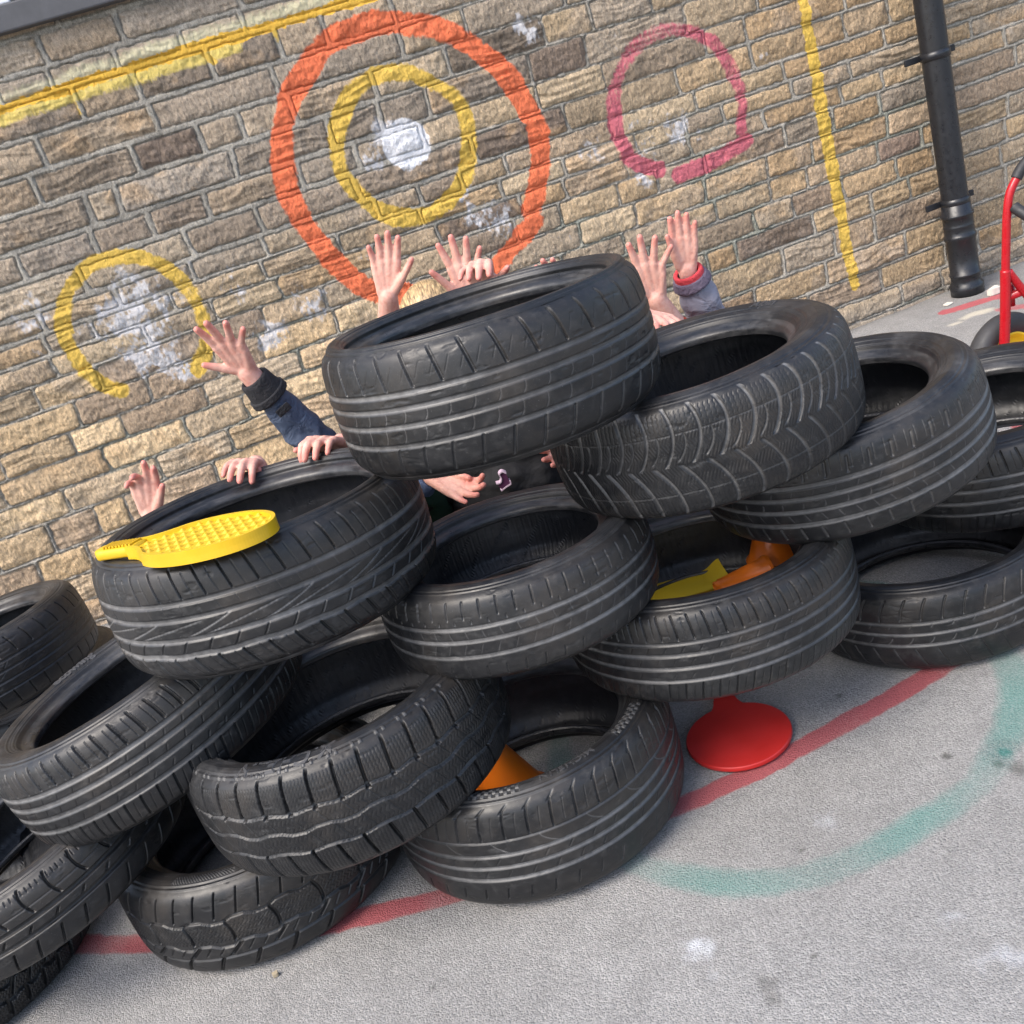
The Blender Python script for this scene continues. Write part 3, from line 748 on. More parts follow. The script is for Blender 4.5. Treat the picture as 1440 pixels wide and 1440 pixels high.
def A(px, py, k): return tilt_angle(px, py, TY[k])[0]
def tyre(k, pat, label, **kw): return make_tyre("car_tyre", *TY[k], PAT[pat], label, **kw)
def RM(k, f=.56): return TY[k][7] + f * (TY[k][5] - TY[k][7])
tyre('T1', 'A', "topmost tyre of the pile, tilted, with low sidewalls and hands raised behind it", spin=.3)
tyre('T2', 'B', "winter tyre with fine V shaped tread just right of the topmost tyre", text=[("Alpin", A(1058, 436, 'T2'), RM('T2', .50), .030, .25, None, .0006)])
tyre('T3', 'C', "worn dusty tyre between the V tread tyre and the red trolley", spin=.5)
tyre('T4', 'D', "large tyre on the left of the pile carrying the yellow plastic bat", spin=.15)
tyre('T5', 'E', "small smooth worn tyre in the middle, under the gap below the topmost tyre")
tyre('T6', 'F', "tyre holding yellow and orange plastic pieces, above the red paddle", spin=.4)
tyre('T7', 'G', "chunky zigzag block tread tyre with outlined MICHELIN letters, centre left", extra_ribs=((126, 3.0),), text=[("MICHELIN", A(395, 1085, 'T7'), RM('T7', .60), .042, .25, None, .001)])
tyre('T8', 'H', "front tyre on the ground with an orange cone inside its hole", text=[("MICHELIN", A(800, 1076, 'T8'), RM('T8', .50), .026, .1, None, .0004)],
     patches=((A(745, 1117, 'T8') - .42, A(745, 1117, 'T8') - .06, 'check'), (A(872, 1040, 'T8') + .04, A(872, 1040, 'T8') + .42, 'check')))
tyre('T9', 'I', "front left ground tyre with big hexagon tread, standing on the red line", dust=.5, patches=((A(262, 1235, 'T9') - .1, A(330, 1225, 'T9'), 'fine'),))
tyre('T10', 'J', "steeply tilted tyre with raised ecowing letters on the far left of the pile", text=[("ecowing", A(128, 938, 'T10'), RM('T10', .50), .032, -.05, None, .0012)])
tyre('T11', 'K', "tilted tyre under the ecowing tyre at the left picture edge", dust=.5, text=[("B", A(0, 1138, 'T11'), RM('T11', .6), .036, 0, M['white_letter'], .0006)])
tyre('T12', 'L', "black deep lugged tyre lowest in the bottom left corner", dust=.2)
tyre('T13', 'M', "dark tyre by the wall on the far left, upper one of two", dust=.3)
tyre('T14', 'M', "tyre flat on the ground under the dark one by the wall", dust=.3, spin=.2)
tyre('T15', 'F', "tyre at the right edge below the yellow wheel of the trolley", spin=.2, dust=.8)
tyre('T16', 'P', "ground tyre at the right edge between red line and teal ring")

def box_v(c, s, rot=None):
    v = C([[x, y, z] for x in (-1, 1) for y in (-1, 1) for z in (-1, 1)]) * C(s) / 2
    if rot is not None: v = v @ C(rot).T
    f = [(0, 1, 3, 2), (4, 6, 7, 5), (0, 4, 5, 1), (2, 3, 7, 6), (0, 2, 6, 4), (1, 5, 7, 3)]
    return v + C(c), f
# ------------------------------------------------------------------ people
def capsule(p0, r0, p1, r1, n=14):
    p0, p1 = C(p0, float), C(p1, float); ax = p1 - p0; Ln = np.linalg.norm(ax)
    ax = ax / Ln if Ln > 1e-6 else C([0, 0, 1.])
    a = np.cross(ax, [0, 0, 1.] if abs(ax[2]) < .9 else [1., 0, 0]); a /= np.linalg.norm(a); b = np.cross(ax, a)
    rings = []
    for t in (-88, -60, -30, 0): rings.append((p0 + ax * r0 * math.sin(math.radians(t)), r0 * math.cos(math.radians(t))))
    for t in (0, 30, 60, 88): rings.append((p1 + ax * r1 * math.sin(math.radians(t)), r1 * math.cos(math.radians(t))))
    th = np.linspace(0, 2 * math.pi, n, endpoint=False)
    V = np.concatenate([c + rad * (np.cos(th)[:, None] * a + np.sin(th)[:, None] * b) for c, rad in rings])
    F = [tuple(f) for f in grid_faces(len(rings), n, True)]
    F.append(tuple(range(n - 1, -1, -1))); k = (len(rings) - 1) * n; F.append(tuple(range(k, k + n)))
    return V, F
def ellipsoid(c, rx, ax3, n=20):
    """ax3 rows: three half-axes vectors"""
    th = np.linspace(0, 2 * math.pi, n, endpoint=False); V = []; 
    lat = np.radians([-88, -65, -40, -20, 0, 20, 40, 65, 88])
    for t in lat:
        V.append(C(c) + math.sin(t) * ax3[2] + math.cos(t) * (np.cos(th)[:, None] * ax3[0] + np.sin(th)[:, None] * ax3[1]))
    V = np.concatenate(V); F = [tuple(f) for f in grid_faces(len(lat), n, True)]
    F.append(tuple(range(n - 1, -1, -1))); k = (len(lat) - 1) * n; F.append(tuple(range(k, k + n)))
    return V, F
def blend(name, shapes, voxel, mat, parent, smooth=2, fac=.5):
    """one continuous surface out of overlapping shapes"""
    V = []; F = []; o = 0
    for v, f in shapes:
        V.append(v); F += [tuple(i + o for i in q) for q in f]; o += len(v)
    tmp = new_obj(name, np.concatenate(V), F, None)
    import bmesh
    bm = bmesh.new(); bm.from_mesh(tmp.data); bmesh.ops.recalc_face_normals(bm, faces=bm.faces); bm.to_mesh(tmp.data); bm.free()
    md = tmp.modifiers.new("r", 'REMESH'); md.mode = 'VOXEL'; md.voxel_size = voxel; md.use_smooth_shade = True
    sm = tmp.modifiers.new("s", 'SMOOTH'); sm.factor = fac; sm.iterations = smooth
    dg = bpy.context.evaluated_depsgraph_get(); dg.update()
    me = bpy.data.meshes.new_from_object(tmp.evaluated_get(dg)); me.name = name
    old = tmp.data; bpy.data.objects.remove(tmp); bpy.data.meshes.remove(old)
    me.polygons.foreach_set("use_smooth", np.ones(len(me.polygons), bool))
    me.materials.clear(); me.materials.append(mat)
    o = bpy.data.objects.new(name, me); scene.collection.objects.link(o); o.parent = parent
    return o
def unit(v): v = C(v, float); return v / np.linalg.norm(v)
def rotv(v, k, a):
    return v * math.cos(a) + np.cross(k, v) * math.sin(a) + k * (k @ v) * (1 - math.cos(a))

def hand(wrist, f, n, t, size, curl=(.1, .1, .1, .1), spread=.14, thumb=(.75, .25), finger_scale=1., tscale=1.):
    """capsules of a hand; f finger direction, n palm normal, t towards the thumb; lengths in hand lengths"""
    f = unit(f); t = unit(C(t) - f * (f @ C(t))); n = unit(n - f * (f @ n) - t * (t @ n))
    s = size; S = []; tips = []
    P = lambda a, b, c=0.: wrist + s * (a * f + b * t + c * n)
    base = [P(.53, .175), P(.555, .062), P(.535, -.056), P(.475, -.165)]
    rp = [.074, .076, .073, .066]
    wr = [P(.03, .075), P(.0, .025), P(.0, -.035), P(.03, -.085)]
    for b, w, r in zip(base, wr, rp):
        S.append(capsule(w, s * .085, b, s * r))
    S.append(capsule(P(.12, .05), s * .075, P(.40, .05, .0), s * .075)); S.append(capsule(P(.12, -.06), s * .075, P(.38, -.085), s * .075))
    S.append(capsule(P(.10, -.09, .03), s * .062, P(.36, -.16, .02), s * .056))
    Lf = [.375, .415, .385, .305]; ang = [1.0, .28, -.45, -1.25]
    for i in range(4):
        sp = spread[i] if hasattr(spread, '__len__') else spread * ang[i]
        d = rotv(f, n, 0); d = unit(f * math.cos(sp) + t * math.sin(sp))
        side = unit(np.cross(n, d)); c = curl[i]; c = c if hasattr(c, '__len__') else (c, c * 1.1, c * .8)
        nn = n.copy(); p = base[i]; r = s * [.064, .065, .062, .055][i]
        for j, q in enumerate((.46, .29, .25)):
            d2 = unit(d * math.cos(c[j]) + nn * math.sin(c[j])); nn = unit(nn * math.cos(c[j]) - d * math.sin(c[j])); d = d2
            p2 = p + d * s * Lf[i] * q * finger_scale
            S.append(capsule(p, r, p2, r * .90, 12)); r *= .90; p = p2
        tips.append(p)
    # thumb leaves the side of the palm near its base
    a, bnd = thumb
    d = unit(f * math.cos(a) + t * math.sin(a) + n * .25)
    p0 = P(.10, .11, .02); p1 = p0 + d * s * .25 * tscale
    S.append(capsule(p0, s * .088, p1, s * .066))
    d = unit(d * math.cos(bnd) + f * math.sin(bnd)); p2 = p1 + d * s * .19 * tscale; S.append(capsule(p1, s * .060, p2, s * .054))
    d = unit(d * math.cos(bnd * .6) + f * math.sin(bnd * .6)); p3 = p2 + d * s * .15 * tscale; S.append(capsule(p2, s * .054, p3, s * .044)); tips.append(p3)
    return S, tips

def knit(p0, p1, r0, r1, n=40):
    """short knitted sleeve end with rounded lips"""
    u = unit(C(p1) - C(p0)); a = unit(np.cross(u, [.3, .1, .9])); b = np.cross(u, a); th = np.linspace(0, 2 * math.pi, n, endpoint=False)
    rows = [(0., .86), (.0, .97), (.06, 1.0), (.3, 1.02), (.55, .99), (.8, 1.01), (.95, 1.0), (1., .95), (1., .80), (.9, .72)]
    V = []
    for t, k in rows:
        r = (r0 + (r1 - r0) * t) * k * (1 + .012 * np.cos(th * n / 2))[:, None]
        V.append(C(p0) + (C(p1) - C(p0)) * t + r * (np.cos(th)[:, None] * a + np.sin(th)[:, None] * b))
    return np.concatenate(V), grid_faces(len(rows), n, True)
def two_link(a, b, l1, l2, hint):
    d = b - a; D = np.linalg.norm(d); 
    if D > (l1 + l2) * .985: k = D / ((l1 + l2) * .985); l1 *= k; l2 *= k
    x = (l1 ** 2 - l2 ** 2 + D ** 2) / (2 * D); h = math.sqrt(max(l1 ** 2 - x ** 2, 1e-6))
    u = d / D; hv = unit(hint - u * (u @ hint))
    return a + u * x + hv * h

RIGHT_IMG = CX
def person(label, head, arms, coat, cuff_col, hair_col, trousers, hair_parting=.0, bare=.0, extra=None, size=1.0, sleeves=None):
    """arms: list of dict(side -1 viewer's left / +1 viewer's right, wrist, tip, palm, thumb, size, curl ...)"""
    head = C(head); base = C([head[0], head[1], 0])
    root = empty("person", None, tuple(base), label, "person", "children hiding behind the tyres")
    def loc(shapes): return [(v - base, f) for v, f in shapes]
    S = []; tipsall = []; cloth = []; 
    hr = .088 * size
    ax = lambda a, b, c: C([[a, 0, 0], [0, b, 0], [0, 0, c]])
    S.append(ellipsoid(head, 0, ax(hr * .86, hr * 1.02, hr * 1.12)))
    S.append(ellipsoid(head + [0, -.018, -.055 * size], 0, ax(hr * .62, hr * .72, hr * .62)))          # jaw
    S.append(capsule(head + [0, -hr * .96, .004], .010, head + [0, -hr * 1.14, -.022], .013))            # nose
    for sx in (-1, 1): S.append(ellipsoid(head + [sx * hr * .90, .006, -.012], 0, ax(.008, .020, .028)))   # ears
    S.append(capsule(head + [-.016, -hr * .90, -.058], .007, head + [.016, -hr * .90, -.058], .007))      # lips
    neck = head + C([0, .015, -.125 * size]); S.append(capsule(head + [0, .012, -.06], .046, neck, .045))
    chest = neck + C([0, .02, -.14]); hip = C([head[0], head[1] + .05, max(.17, neck[2] - .42)])
    S.append(capsule(neck + [0, 0, -.04], .05, hip, .05))
    cloth += [capsule(neck + [-.075, .01, -.055], .062, neck + [.075, .01, -.055], .062), capsule(chest + [-.05, 0, 0], .10, chest + [.05, 0, 0], .10), capsule(chest, .115, hip + [0, 0, .04], .112), capsule(neck + [0, .005, -.03], .052, neck + [0, .005, .0], .050)]
    cuffs = []
    for a in arms:
        sh = neck + C([a['side'] * .135 * size, .015, -.065]); w = C(a['wrist']); fdir = unit(C(a['tip']) - w)
        elb = two_link(sh, w, .225 * size, .20 * size, C(a.get('elbow', (a['side'] * .6, .3, -1.))))
        fa = unit(w - elb)
        S += [capsule(sh, .038, elb, .033), capsule(elb, .034, elb + (w - elb) * .55, .029), capsule(elb + (w - elb) * .5, .029, w, a['size'] * .150)]
        hs, tips = hand(w, fdir, C(a['palm']), C(a['thumb']), a['size'], a.get('curl', (.12,) * 4), a.get('spread', .16), a.get('tpose', (.75, .25)), tscale=a.get('tscale', 1.))
        S += hs; tipsall += tips
        ce = a.get('cuff', .8)               # fraction of the forearm covered
        e2 = elb + (w - elb) * ce
        rc = a.get('rc', .036)
        cloth += [capsule(sh, .060, elb, .056), capsule(elb, .056, e2 - unit(w - elb) * rc * .8, rc)]
        cuffs.append((elb, e2, w, rc, a))
    sb = blend("body", loc(S), .0030, M['skin'], root, 3, .5)
    co = np.empty(len(sb.data.vertices) * 3, np.float32); sb.data.vertices.foreach_get("co", co); co = co.reshape(-1, 3)
    tp = np.zeros(len(co))
    for t in tipsall:
        tp = np.maximum(tp, 1 - ss(.006, .030, np.linalg.norm(co - (t - base), axis=1)))
    set_attr(sb, "Tip", tp)
    jk = blend("jacket", loc(cloth), .0065, coat, root, 4, .5)
    nvj = len(jk.data.vertices); cj = np.empty(nvj * 3, np.float32); nj = np.empty(nvj * 3, np.float32)
    jk.data.vertices.foreach_get("co", cj); jk.data.vertices.foreach_get("normal", nj); cj = cj.reshape(-1, 3); nj = nj.reshape(-1, 3)
    fold = 1 - 2 * np.abs(fbm(cj[:, 0] * 9 + cj[:, 1] * 7 + 3, cj[:, 2] * 17 + cj[:, 0] * 6, int(abs(head[0]) * 90) + 2, 3, .5))
    cj += nj * (.0075 * (fold[:, None] - .6)); jk.data.vertices.foreach_set("co", cj.ravel()); jk.data.update()
    knees = [hip + C([sx * .10, -.16, .02 - hip[2] + .05]) for sx in (-1, 1)]
    leg = []
    for sx, kn in zip((-1, 1), knees):
        leg += [capsule(hip + [sx * .07, 0, 0], .085, kn, .062), capsule(kn, .060, kn + C([sx * .0, .27, .0]), .046), capsule(kn + C([0, .26, 0]), .046, kn + C([0, .36, -.005]), .042)]
    leg.append(capsule(hip + [-.06, 0, 0], .10, hip + [.06, 0, 0], .10))
    blend("trousers", loc(leg), .012, trousers, root, 3)
    # hair cap with a fringe
    hs = [ellipsoid(head + [0, .014, .016], 0, ax(hr * .97, hr * 1.06, hr * 1.12)), ellipsoid(head + [0, -.012, .045], 0, ax(hr * .90, hr * 1.0, hr * .80)), ellipsoid(head + [0, .045, -.03], 0, ax(hr * .92, hr * .8, hr * .95))]
    hb = blend("hair", loc(hs), .006, mat_hair(hair_col), root, 3)
    for sx in (-1, 1):
        e = ellipsoid(head - base + C([sx * .030, -hr * .915, .004]), 0, ax(.0115, .006, .008), 12)
        new_obj("eye", e[0], e[1], M['eye'], root)
    for (elb, e2, w, rc, a) in cuffs:
        if 'cuffcol' in a:
            u = unit(w - elb); ln = a.get('cufflen', .03)
            c1 = new_obj('cuff', *knit(e2 - u * .004 - base, e2 + u * ln - base, rc * 1.0, rc * .84), a['cuffcol'], root)
        if 'under' in a:
            u = unit(w - elb); new_obj('inner_cuff', *knit(e2 - base, e2 + u * (a.get('cufflen', .03) + .014) - base, rc * .80, rc * .74), a['under'], root)
    if extra == 'tab':           # dark fastening tab round the sleeve below the knitted cuff
        elb, e2, w, rc, aa = cuffs[-1]
        u = unit(w - elb); q = unit(np.cross(u, TOCAM(e2))); nrm = unit(np.cross(q, u))
        cen = e2 - u * .055 + TOCAM(e2) * (rc + .012)
        v, f = box_v(cen - base, (.036, .020, .006), np.stack([q, u, TOCAM(e2)], 1)); t = new_obj("cuff_tab", v, f, ribbed, root, False)
        bv = t.modifiers.new("bevel", 'BEVEL'); bv.width = .002; bv.segments = 2
        new_obj('cuff_band', *knit(e2 - u * .012 - base, e2 + u * .006 - base, rc * 1.12, rc * 1.10), ribbed, root)
    return root, base, chest, elb
M['eye'] = plain("eye", (.05, .04, .035), .2)
navy = mat_cloth("navy_jacket_cloth", (.050, .070, .115), .6, 22, 1.0); blackc = mat_cloth("black_sweatshirt_cloth", (.010, .010, .012), .85)
ribbed = mat_cloth("black_ribbed_knit", (.014, .014, .017), .9, 60); redc = mat_cloth("red_jumper_knit", (.36, .035, .018), .9, 30)
greyc = mat_cloth("lilac_grey_coat_cloth", (.25, .24, .29), .65, 16, 1.0); redcuff = mat_cloth("red_knit_cuff", (.55, .05, .06), .9, 50)
purplecuff = mat_cloth("purple_grey_knit", (.13, .10, .14), .9, 50); whitec = mat_cloth("white_fleece_trim", (.8, .8, .8), .9)
tro = mat_cloth("dark_school_trousers", (.022, .023, .027), .85); stripe = mat_cloth("blue_white_striped_knit", (.10, .14, .24), .9, 60); greenc = mat_cloth("bottle_green_jumper", (.02, .06, .035), .9)
TOCAM = lambda p: unit(O - C(p))

def open_hand(wpx, tpx, Y, side, thumb_img, size=.155, Yt=None, **kw):
    w = at(*wpx, Y); t = at(*tpx, Yt or Y - .02)
    f = unit(t - w); n = TOCAM(w); th = CX * thumb_img
    d = dict(side=side, wrist=w, tip=t, palm=n - f * (f @ n), thumb=th - f * (f @ th), size=size); d.update(kw); return d
def grip_hand(wrist, tip, palm, side, thumb_img, size=.15, **kw):
    w = C(wrist); f = unit(C(tip) - w)
    d = dict(side=side, wrist=w, tip=C(tip), palm=C(palm, float), thumb=CX * thumb_img, size=size); d.update(kw); return d

# blond child behind the topmost tyre, both palms up
h5 = open_hand((546, 416), (538, 327), 2.36, -1, 1, .148, spread=.15, tpose=(.62, .15), curl=(.10, .08, .08, .12), cuff=.42, rc=.040)
h6 = open_hand((662, 425), (640, 318), 2.46, 1, -1, .165, spread=(.30, .06, -.16, -.40), tpose=(.62, .0), curl=(.05, .03, .05, .08), cuff=.42, rc=.040)
p1 = person("blond child in black top raising both open palms above the topmost tyre", at(612, 455, 2.68), [h5, h6], blackc, None, (.50, .34, .17), tro)
# navy jacket child on the left: curled right hand low, left arm stretched up
h1 = open_hand((212, 722), (197, 652), 2.26, -1, 1, .150, Yt=2.22, spread=(.10, .04, -.05, -.12), curl=((.10, .16, .1), (.06, .10, .1), (.30, .55, .4), (.40, .7, .5)), tpose=(.42, .2), cuff=.55, rc=.034)
h3 = open_hand((347, 522), (306, 462), 2.36, 1, -1, .165, Yt=2.30, spread=(.20, .0, -.34, -.62), tpose=(.95, .12), tscale=.72, curl=(.06, .08, .08, .06), cuff=.78, rc=.043, cuffcol=ribbed, cufflen=.050, elbow=(.7, .1, -.5))
p2 = person("child in navy jacket with left arm stretched up over the left tyres, fingers spread", at(430, 745, 2.52), [h1, h3], navy, None, (.12, .07, .04), tro, extra='tab')
# child gripping the back rim of the paddle tyre with both hands
h2 = grip_hand(at(360, 654, 2.17), at(322, 648, 2.03), (0, -.25, -1), -1, 1, .150, curl=((.45, .75, .3), (.35, .65, .3), (.35, .6, .3), (.3, .6, .3)), spread=.18, tpose=(.35, .3), tscale=.75, cuff=.5, rc=.034)
h4 = grip_hand(at(480, 624, 2.16), at(422, 615, 2.03), (0, -.25, -1), 1, -1, .155, curl=((.5, .9, .4), (.35, .75, .35), (.35, .75, .3), (.3, .7, .3)), spread=.14, tpose=(.5, .5), cuff=.5, rc=.034, elbow=(.9, .5, -.2))
p3 = person("child holding the back rim of the bat tyre with both hands", at(538, 712, 2.50), [h2, h4], greenc, None, (.16, .09, .05), tro)
# child with fingertips pointing forward behind the topmost tyre
h7 = open_hand((682, 407), (662, 350), 2.30, -1, 1, .150, Yt=2.22, spread=(.34, .10, -.16, -.44), curl=((.95, .35, .2), (1.05, .3, .2), (1.0, .35, .2), (.9, .35, .2)), tpose=(.75, .2), cuff=.4, rc=.036)
h8 = open_hand((800, 432), (772, 367), 2.50, 1, -1, .150, spread=.10, curl=(.2, .2, .2, .2), tpose=(.3, .2), cuff=.4)
p4 = person("child mostly hidden behind the topmost tyre with bent fingers pointing forward", at(748, 492, 2.80), [h7, h8], navy, None, (.10, .06, .035), tro)
# red sleeve
h9 = open_hand((922, 420), (898, 328), 2.45, 1, -1, .165, spread=(.18, .02, -.22, -.62), tpose=(.62, .05), curl=(.06, .05, .06, .05), cuff=.62, rc=.036, elbow=(.5, .2, -1))
h9['tip'] = at(905, 325, 2.42)
p5 = person("child in red jumper with one spread hand up right of the topmost tyre", at(850, 500, 2.62), [h9, dict(open_hand((840, 640), (830, 600), 2.55, -1, 1, .15), cuff=.8)], redc, None, (.20, .12, .06), tro)
# grey coat
h10 = open_hand((966, 380), (959, 307), 2.50, 1, -1, .150, spread=(.06, .01, -.04, -.10), tpose=(.34, .25), curl=(.08, .06, .06, .08), cuff=.88, rc=.050, cuffcol=purplecuff, under=redcuff, cufflen=.020, elbow=(.3, .4, -1))
h11 = grip_hand(at(904, 442, 2.24), at(955, 456, 2.11), (0, -.2, -1), -1, 1, .140, curl=((.2, .3, .2), (.15, .3, .2), (.15, .35, .2), (.2, .3, .2)), spread=.12, tpose=(.6, .3), cuff=.6, rc=.032)
p6 = person("child in grey coat with red cuff, palm up above the V tread tyre", at(1005, 520, 2.75), [h10, h11], greyc, None, (.09, .05, .03), tro)
# hand reaching through the gap below the topmost tyre
h12 = open_hand((606, 668), (690, 705), 2.22, -1, 1, .150, Yt=2.14, spread=(.12, .02, -.10, -.24), curl=((.35, .5, .4), (.28, .4, .3), (.2, .3, .2), (.1, .15, .1)), tpose=(.10, .3), tscale=.85, cuff=.84, rc=.038, cuffcol=stripe, cufflen=.022, elbow=(-.95, .1, -.35))
h13 = open_hand((824, 606), (788, 630), 2.19, 1, 1, .140, curl=(.3, .3, .3, .3), tpose=(.3, .2), cuff=.6, rc=.032, elbow=(.8, .3, .3))
p7 = person("child in striped cuff reaching through the gap under the topmost tyre", at(668, 548, 2.38), [h12, h13], blackc, None, (.14, .08, .04), tro)
# purple emblem on the black top
def emblem(root, base):
    pts = [(700, 670), (708, 663), (714, 667), (706, 678), (700, 683), (708, 690), (718, 683), (717, 676)]
    zz = []
    d = unit(CF); 
    ob = None
    cen = at(708, 676, 2.44)
    R_, U_ = CX, -CD
    def flat(poly, mat, off, name):
        v = [at(px, py, 2.275 - off) - base for px, py in poly]; n = len(v)
        v += [q + C([0, .02, 0]) for q in v]
        f = [tuple(range(n)), tuple(range(2 * n - 1, n - 1, -1))] + [(i, (i + 1) % n, n + (i + 1) % n, n + i) for i in range(n)]
        return new_obj(name, v, f, mat, root, False)
    a = flat([(701, 684), (706, 677), (704, 668), (711, 665), (714, 672), (718, 681), (708, 690)], plain("purple_print", (.07, .012, .055), .8), 0, "printed_emblem")
    def strip(pts, w):
        q = smooth_line(pts, 5); lft = []; rgt = []
        for i in range(len(q)):
            t = unit(np.r_[q[min(i + 1, len(q) - 1)] - q[max(i - 1, 0)]]); nn = C([-t[1], t[0]]) * w
            lft.append(tuple(q[i] + nn)); rgt.append(tuple(q[i] - nn))
        return lft + rgt[::-1]
    wm = plain("pale_pink_print", (.55, .42, .52), .8)
    o1 = flat(strip([(698, 681), (704, 679), (705, 673), (702, 668), (706, 664), (712, 666)], .8), wm, .003, "emblem_outline")
    o2 = flat(strip([(705, 691), (712, 685), (718, 681), (717, 676)], .8), wm, .003, "emblem_outline")
emblem(p7[0], p7[1])

# ------------------------------------------------------------------ drainpipe
def revolve(profile, n=48):
    th = np.linspace(0, 2 * math.pi, n, endpoint=False)
    P = C(profile)
    V = np.stack([P[:, :1] * np.cos(th), P[:, :1] * np.sin(th), np.repeat(P[:, 1:], n, 1)], -1).reshape(-1, 3)
    return V, grid_faces(len(P), n, True)
def pipe():
    p = atz(1361, 412, 0)
    root = empty("drainpipe", None, tuple(p), "black plastic drainpipe with clips fixed to the stone wall", "pipe")
    v, f = revolve([(.0555, .27), (.0555, 2.9)]); new_obj("shaft", v, f, M['pipe'], root)
    v, f = revolve([(.0555, 0.0), (.070, 0.0), (.071, .045), (.062, .052), (.062, .085), (.066, .088), (.066, .097), (.0615, .10), (.0605, .245), (.067, .25), (.068, .262), (.066, .268), (.0625, .272), (.0625, .30), (.0640, .303), (.0640, .309), (.0625, .312), (.0625, .345), (.068, .348), (.069, .357), (.066, .361), (.062, .364), (.0600, .40), (.0560, .402)])
    new_obj("collar", v, f, M['pipe'], root)
    for zc in (.412, 1.015, 1.9):
        v, f = revolve([(.0550, zc - .016), (.0595, zc - .016), (.0600, zc), (.0595, zc + .016), (.0550, zc + .016)])
        b = new_obj("bracket", v, f, M['pipe'], root)
        ar = WA; R_ = [[math.cos(ar), -math.sin(ar), 0], [math.sin(ar), math.cos(ar), 0], [0, 0, 1]]
        for sx in (-1, 1):
            v, f = box_v(C(R_) @ C([sx * .085, .035, zc]), (.075, .012, .026), R_)
            t = new_obj("lug", v, f, M['pipe'], b, False)
            bv = t.modifiers.new("bevel", 'BEVEL'); bv.width = .003; bv.segments = 2
    return root
pipe()

# ------------------------------------------------------------------ tubes
def tube(pts, r, n=16, closed_ends=True):
    P = C(smooth_line(pts, 8)) if len(pts) > 2 else C(pts, float)
    th = np.linspace(0, 2 * math.pi, n, endpoint=False); V = []
    T = np.gradient(P, axis=0); T /= np.linalg.norm(T, axis=1)[:, None]
    a = np.cross(T[0], [0, 0, 1.] if abs(T[0][2]) < .9 else [1., 0, 0]); a /= np.linalg.norm(a)
    for p, t in zip(P, T):
        a = a - t * (t @ a); a /= np.linalg.norm(a); b = np.cross(t, a)
        V.append(p + r * (np.cos(th)[:, None] * a + np.sin(th)[:, None] * b))
    F = [tuple(f) for f in grid_faces(len(P), n, True)]
    F.append(tuple(range(n - 1, -1, -1))); k = (len(P) - 1) * n; F.append(tuple(range(k, k + n)))
    return np.concatenate(V), F
def trolley():
    wc = C([1.665, 3.06, .150])
    b = C([wc[0], wc[1], 0])
    root = empty("sack_truck", None, tuple(b), "red tubular hand trolley with yellow wheel by the drainpipe", "trolley")
    def add(name, pts, r, mat, par=root):
        v, f = tube([C(p) - b for p in pts], r); return new_obj(name, v, f, mat, par)
    def wheel(c, yaw):
        prof = [(.088, -.026), (.098, -.032), (.118, -.037), (.136, -.030), (.147, -.016), (.150, 0), (.147, .016), (.136, .030), (.118, .037), (.098, .032), (.088, .026)]
        Rm = Matrix.Rotation(yaw, 4, 'Z') @ Matrix.Rotation(math.pi / 2, 4, 'X')
        R3 = C([[Rm[i][j] for j in range(3)] for i in range(3)])
        v, f = revolve(prof, 64); w = new_obj("wheel", v @ R3.T + c - b, f, M['wheelrubber'], root)
        v, f = revolve([(0.0, .030), (.018, .032), (.024, .024), (.05, .016), (.074, .018), (.082, .027), (.092, .027), (.092, -.027), (.082, -.027), (.074, -.018), (.05, -.016), (.024, -.024), (.018, -.032), (0.0, -.030)], 64)
        new_obj("hub", v @ R3.T + c - b, f, M['wheelyellow'], w)
        th = np.linspace(0, 2 * math.pi, 7)[:-1]
        return w
    wheel(wc, .25); wheel(wc + C([.40, .11, 0]), .25)
    yf = 2.985
    g = lambda px, py, Y=yf: at(px, py, Y)
    ex = C([.42, .11, 0])
    left = [g(1412, 500), g(1413, 470), g(1414, 420), g(1414, 380)]
    low = [left[0] + C([-.01, 0, -.10])] + left
    add("side_rail", low, .0155, M['redmetal'])
    upper = [g(1414, 385), g(1415, 340), g(1416, 305), g(1420, 272), g(1431, 248)]
    rail = add("handle_tube", upper, .0125, M['redmetal'])
    add("handle_grip", [g(1429, 251), g(1437, 236), g(1452, 218)], .0165, M['grip'], rail)
    add("side_grip", [g(1426, 291, yf - .01), g(1436, 298, yf - .03), g(1446, 304, yf - .05)], .0165, M['grip'], rail)
    add("side_rail", [p + ex for p in low], .0155, M['redmetal'])
    add("handle_tube", [p + ex for p in upper], .0125, M['redmetal'])
    add("strut", [g(1418, 382), g(1440, 410), g(1470, 445)], .0125, M['redmetal'])
    add("cross_bar", [left[2], left[2] + ex], .0125, M['redmetal'])
    add("wheel_bracket", [g(1421, 400, yf + .03), g(1422, 430, yf + .03)], .012, M['redmetal'])
    add("axle", [wc + C([0, 0, 0]), wc + C([.40, .11, 0])], .009, M['grip'])
    toe = new_obj("toe_plate", *box_v(wc - b + C([.20, -.12, -.135]), (.40, .22, .006)), M['redmetal'], root, False)
trolley()

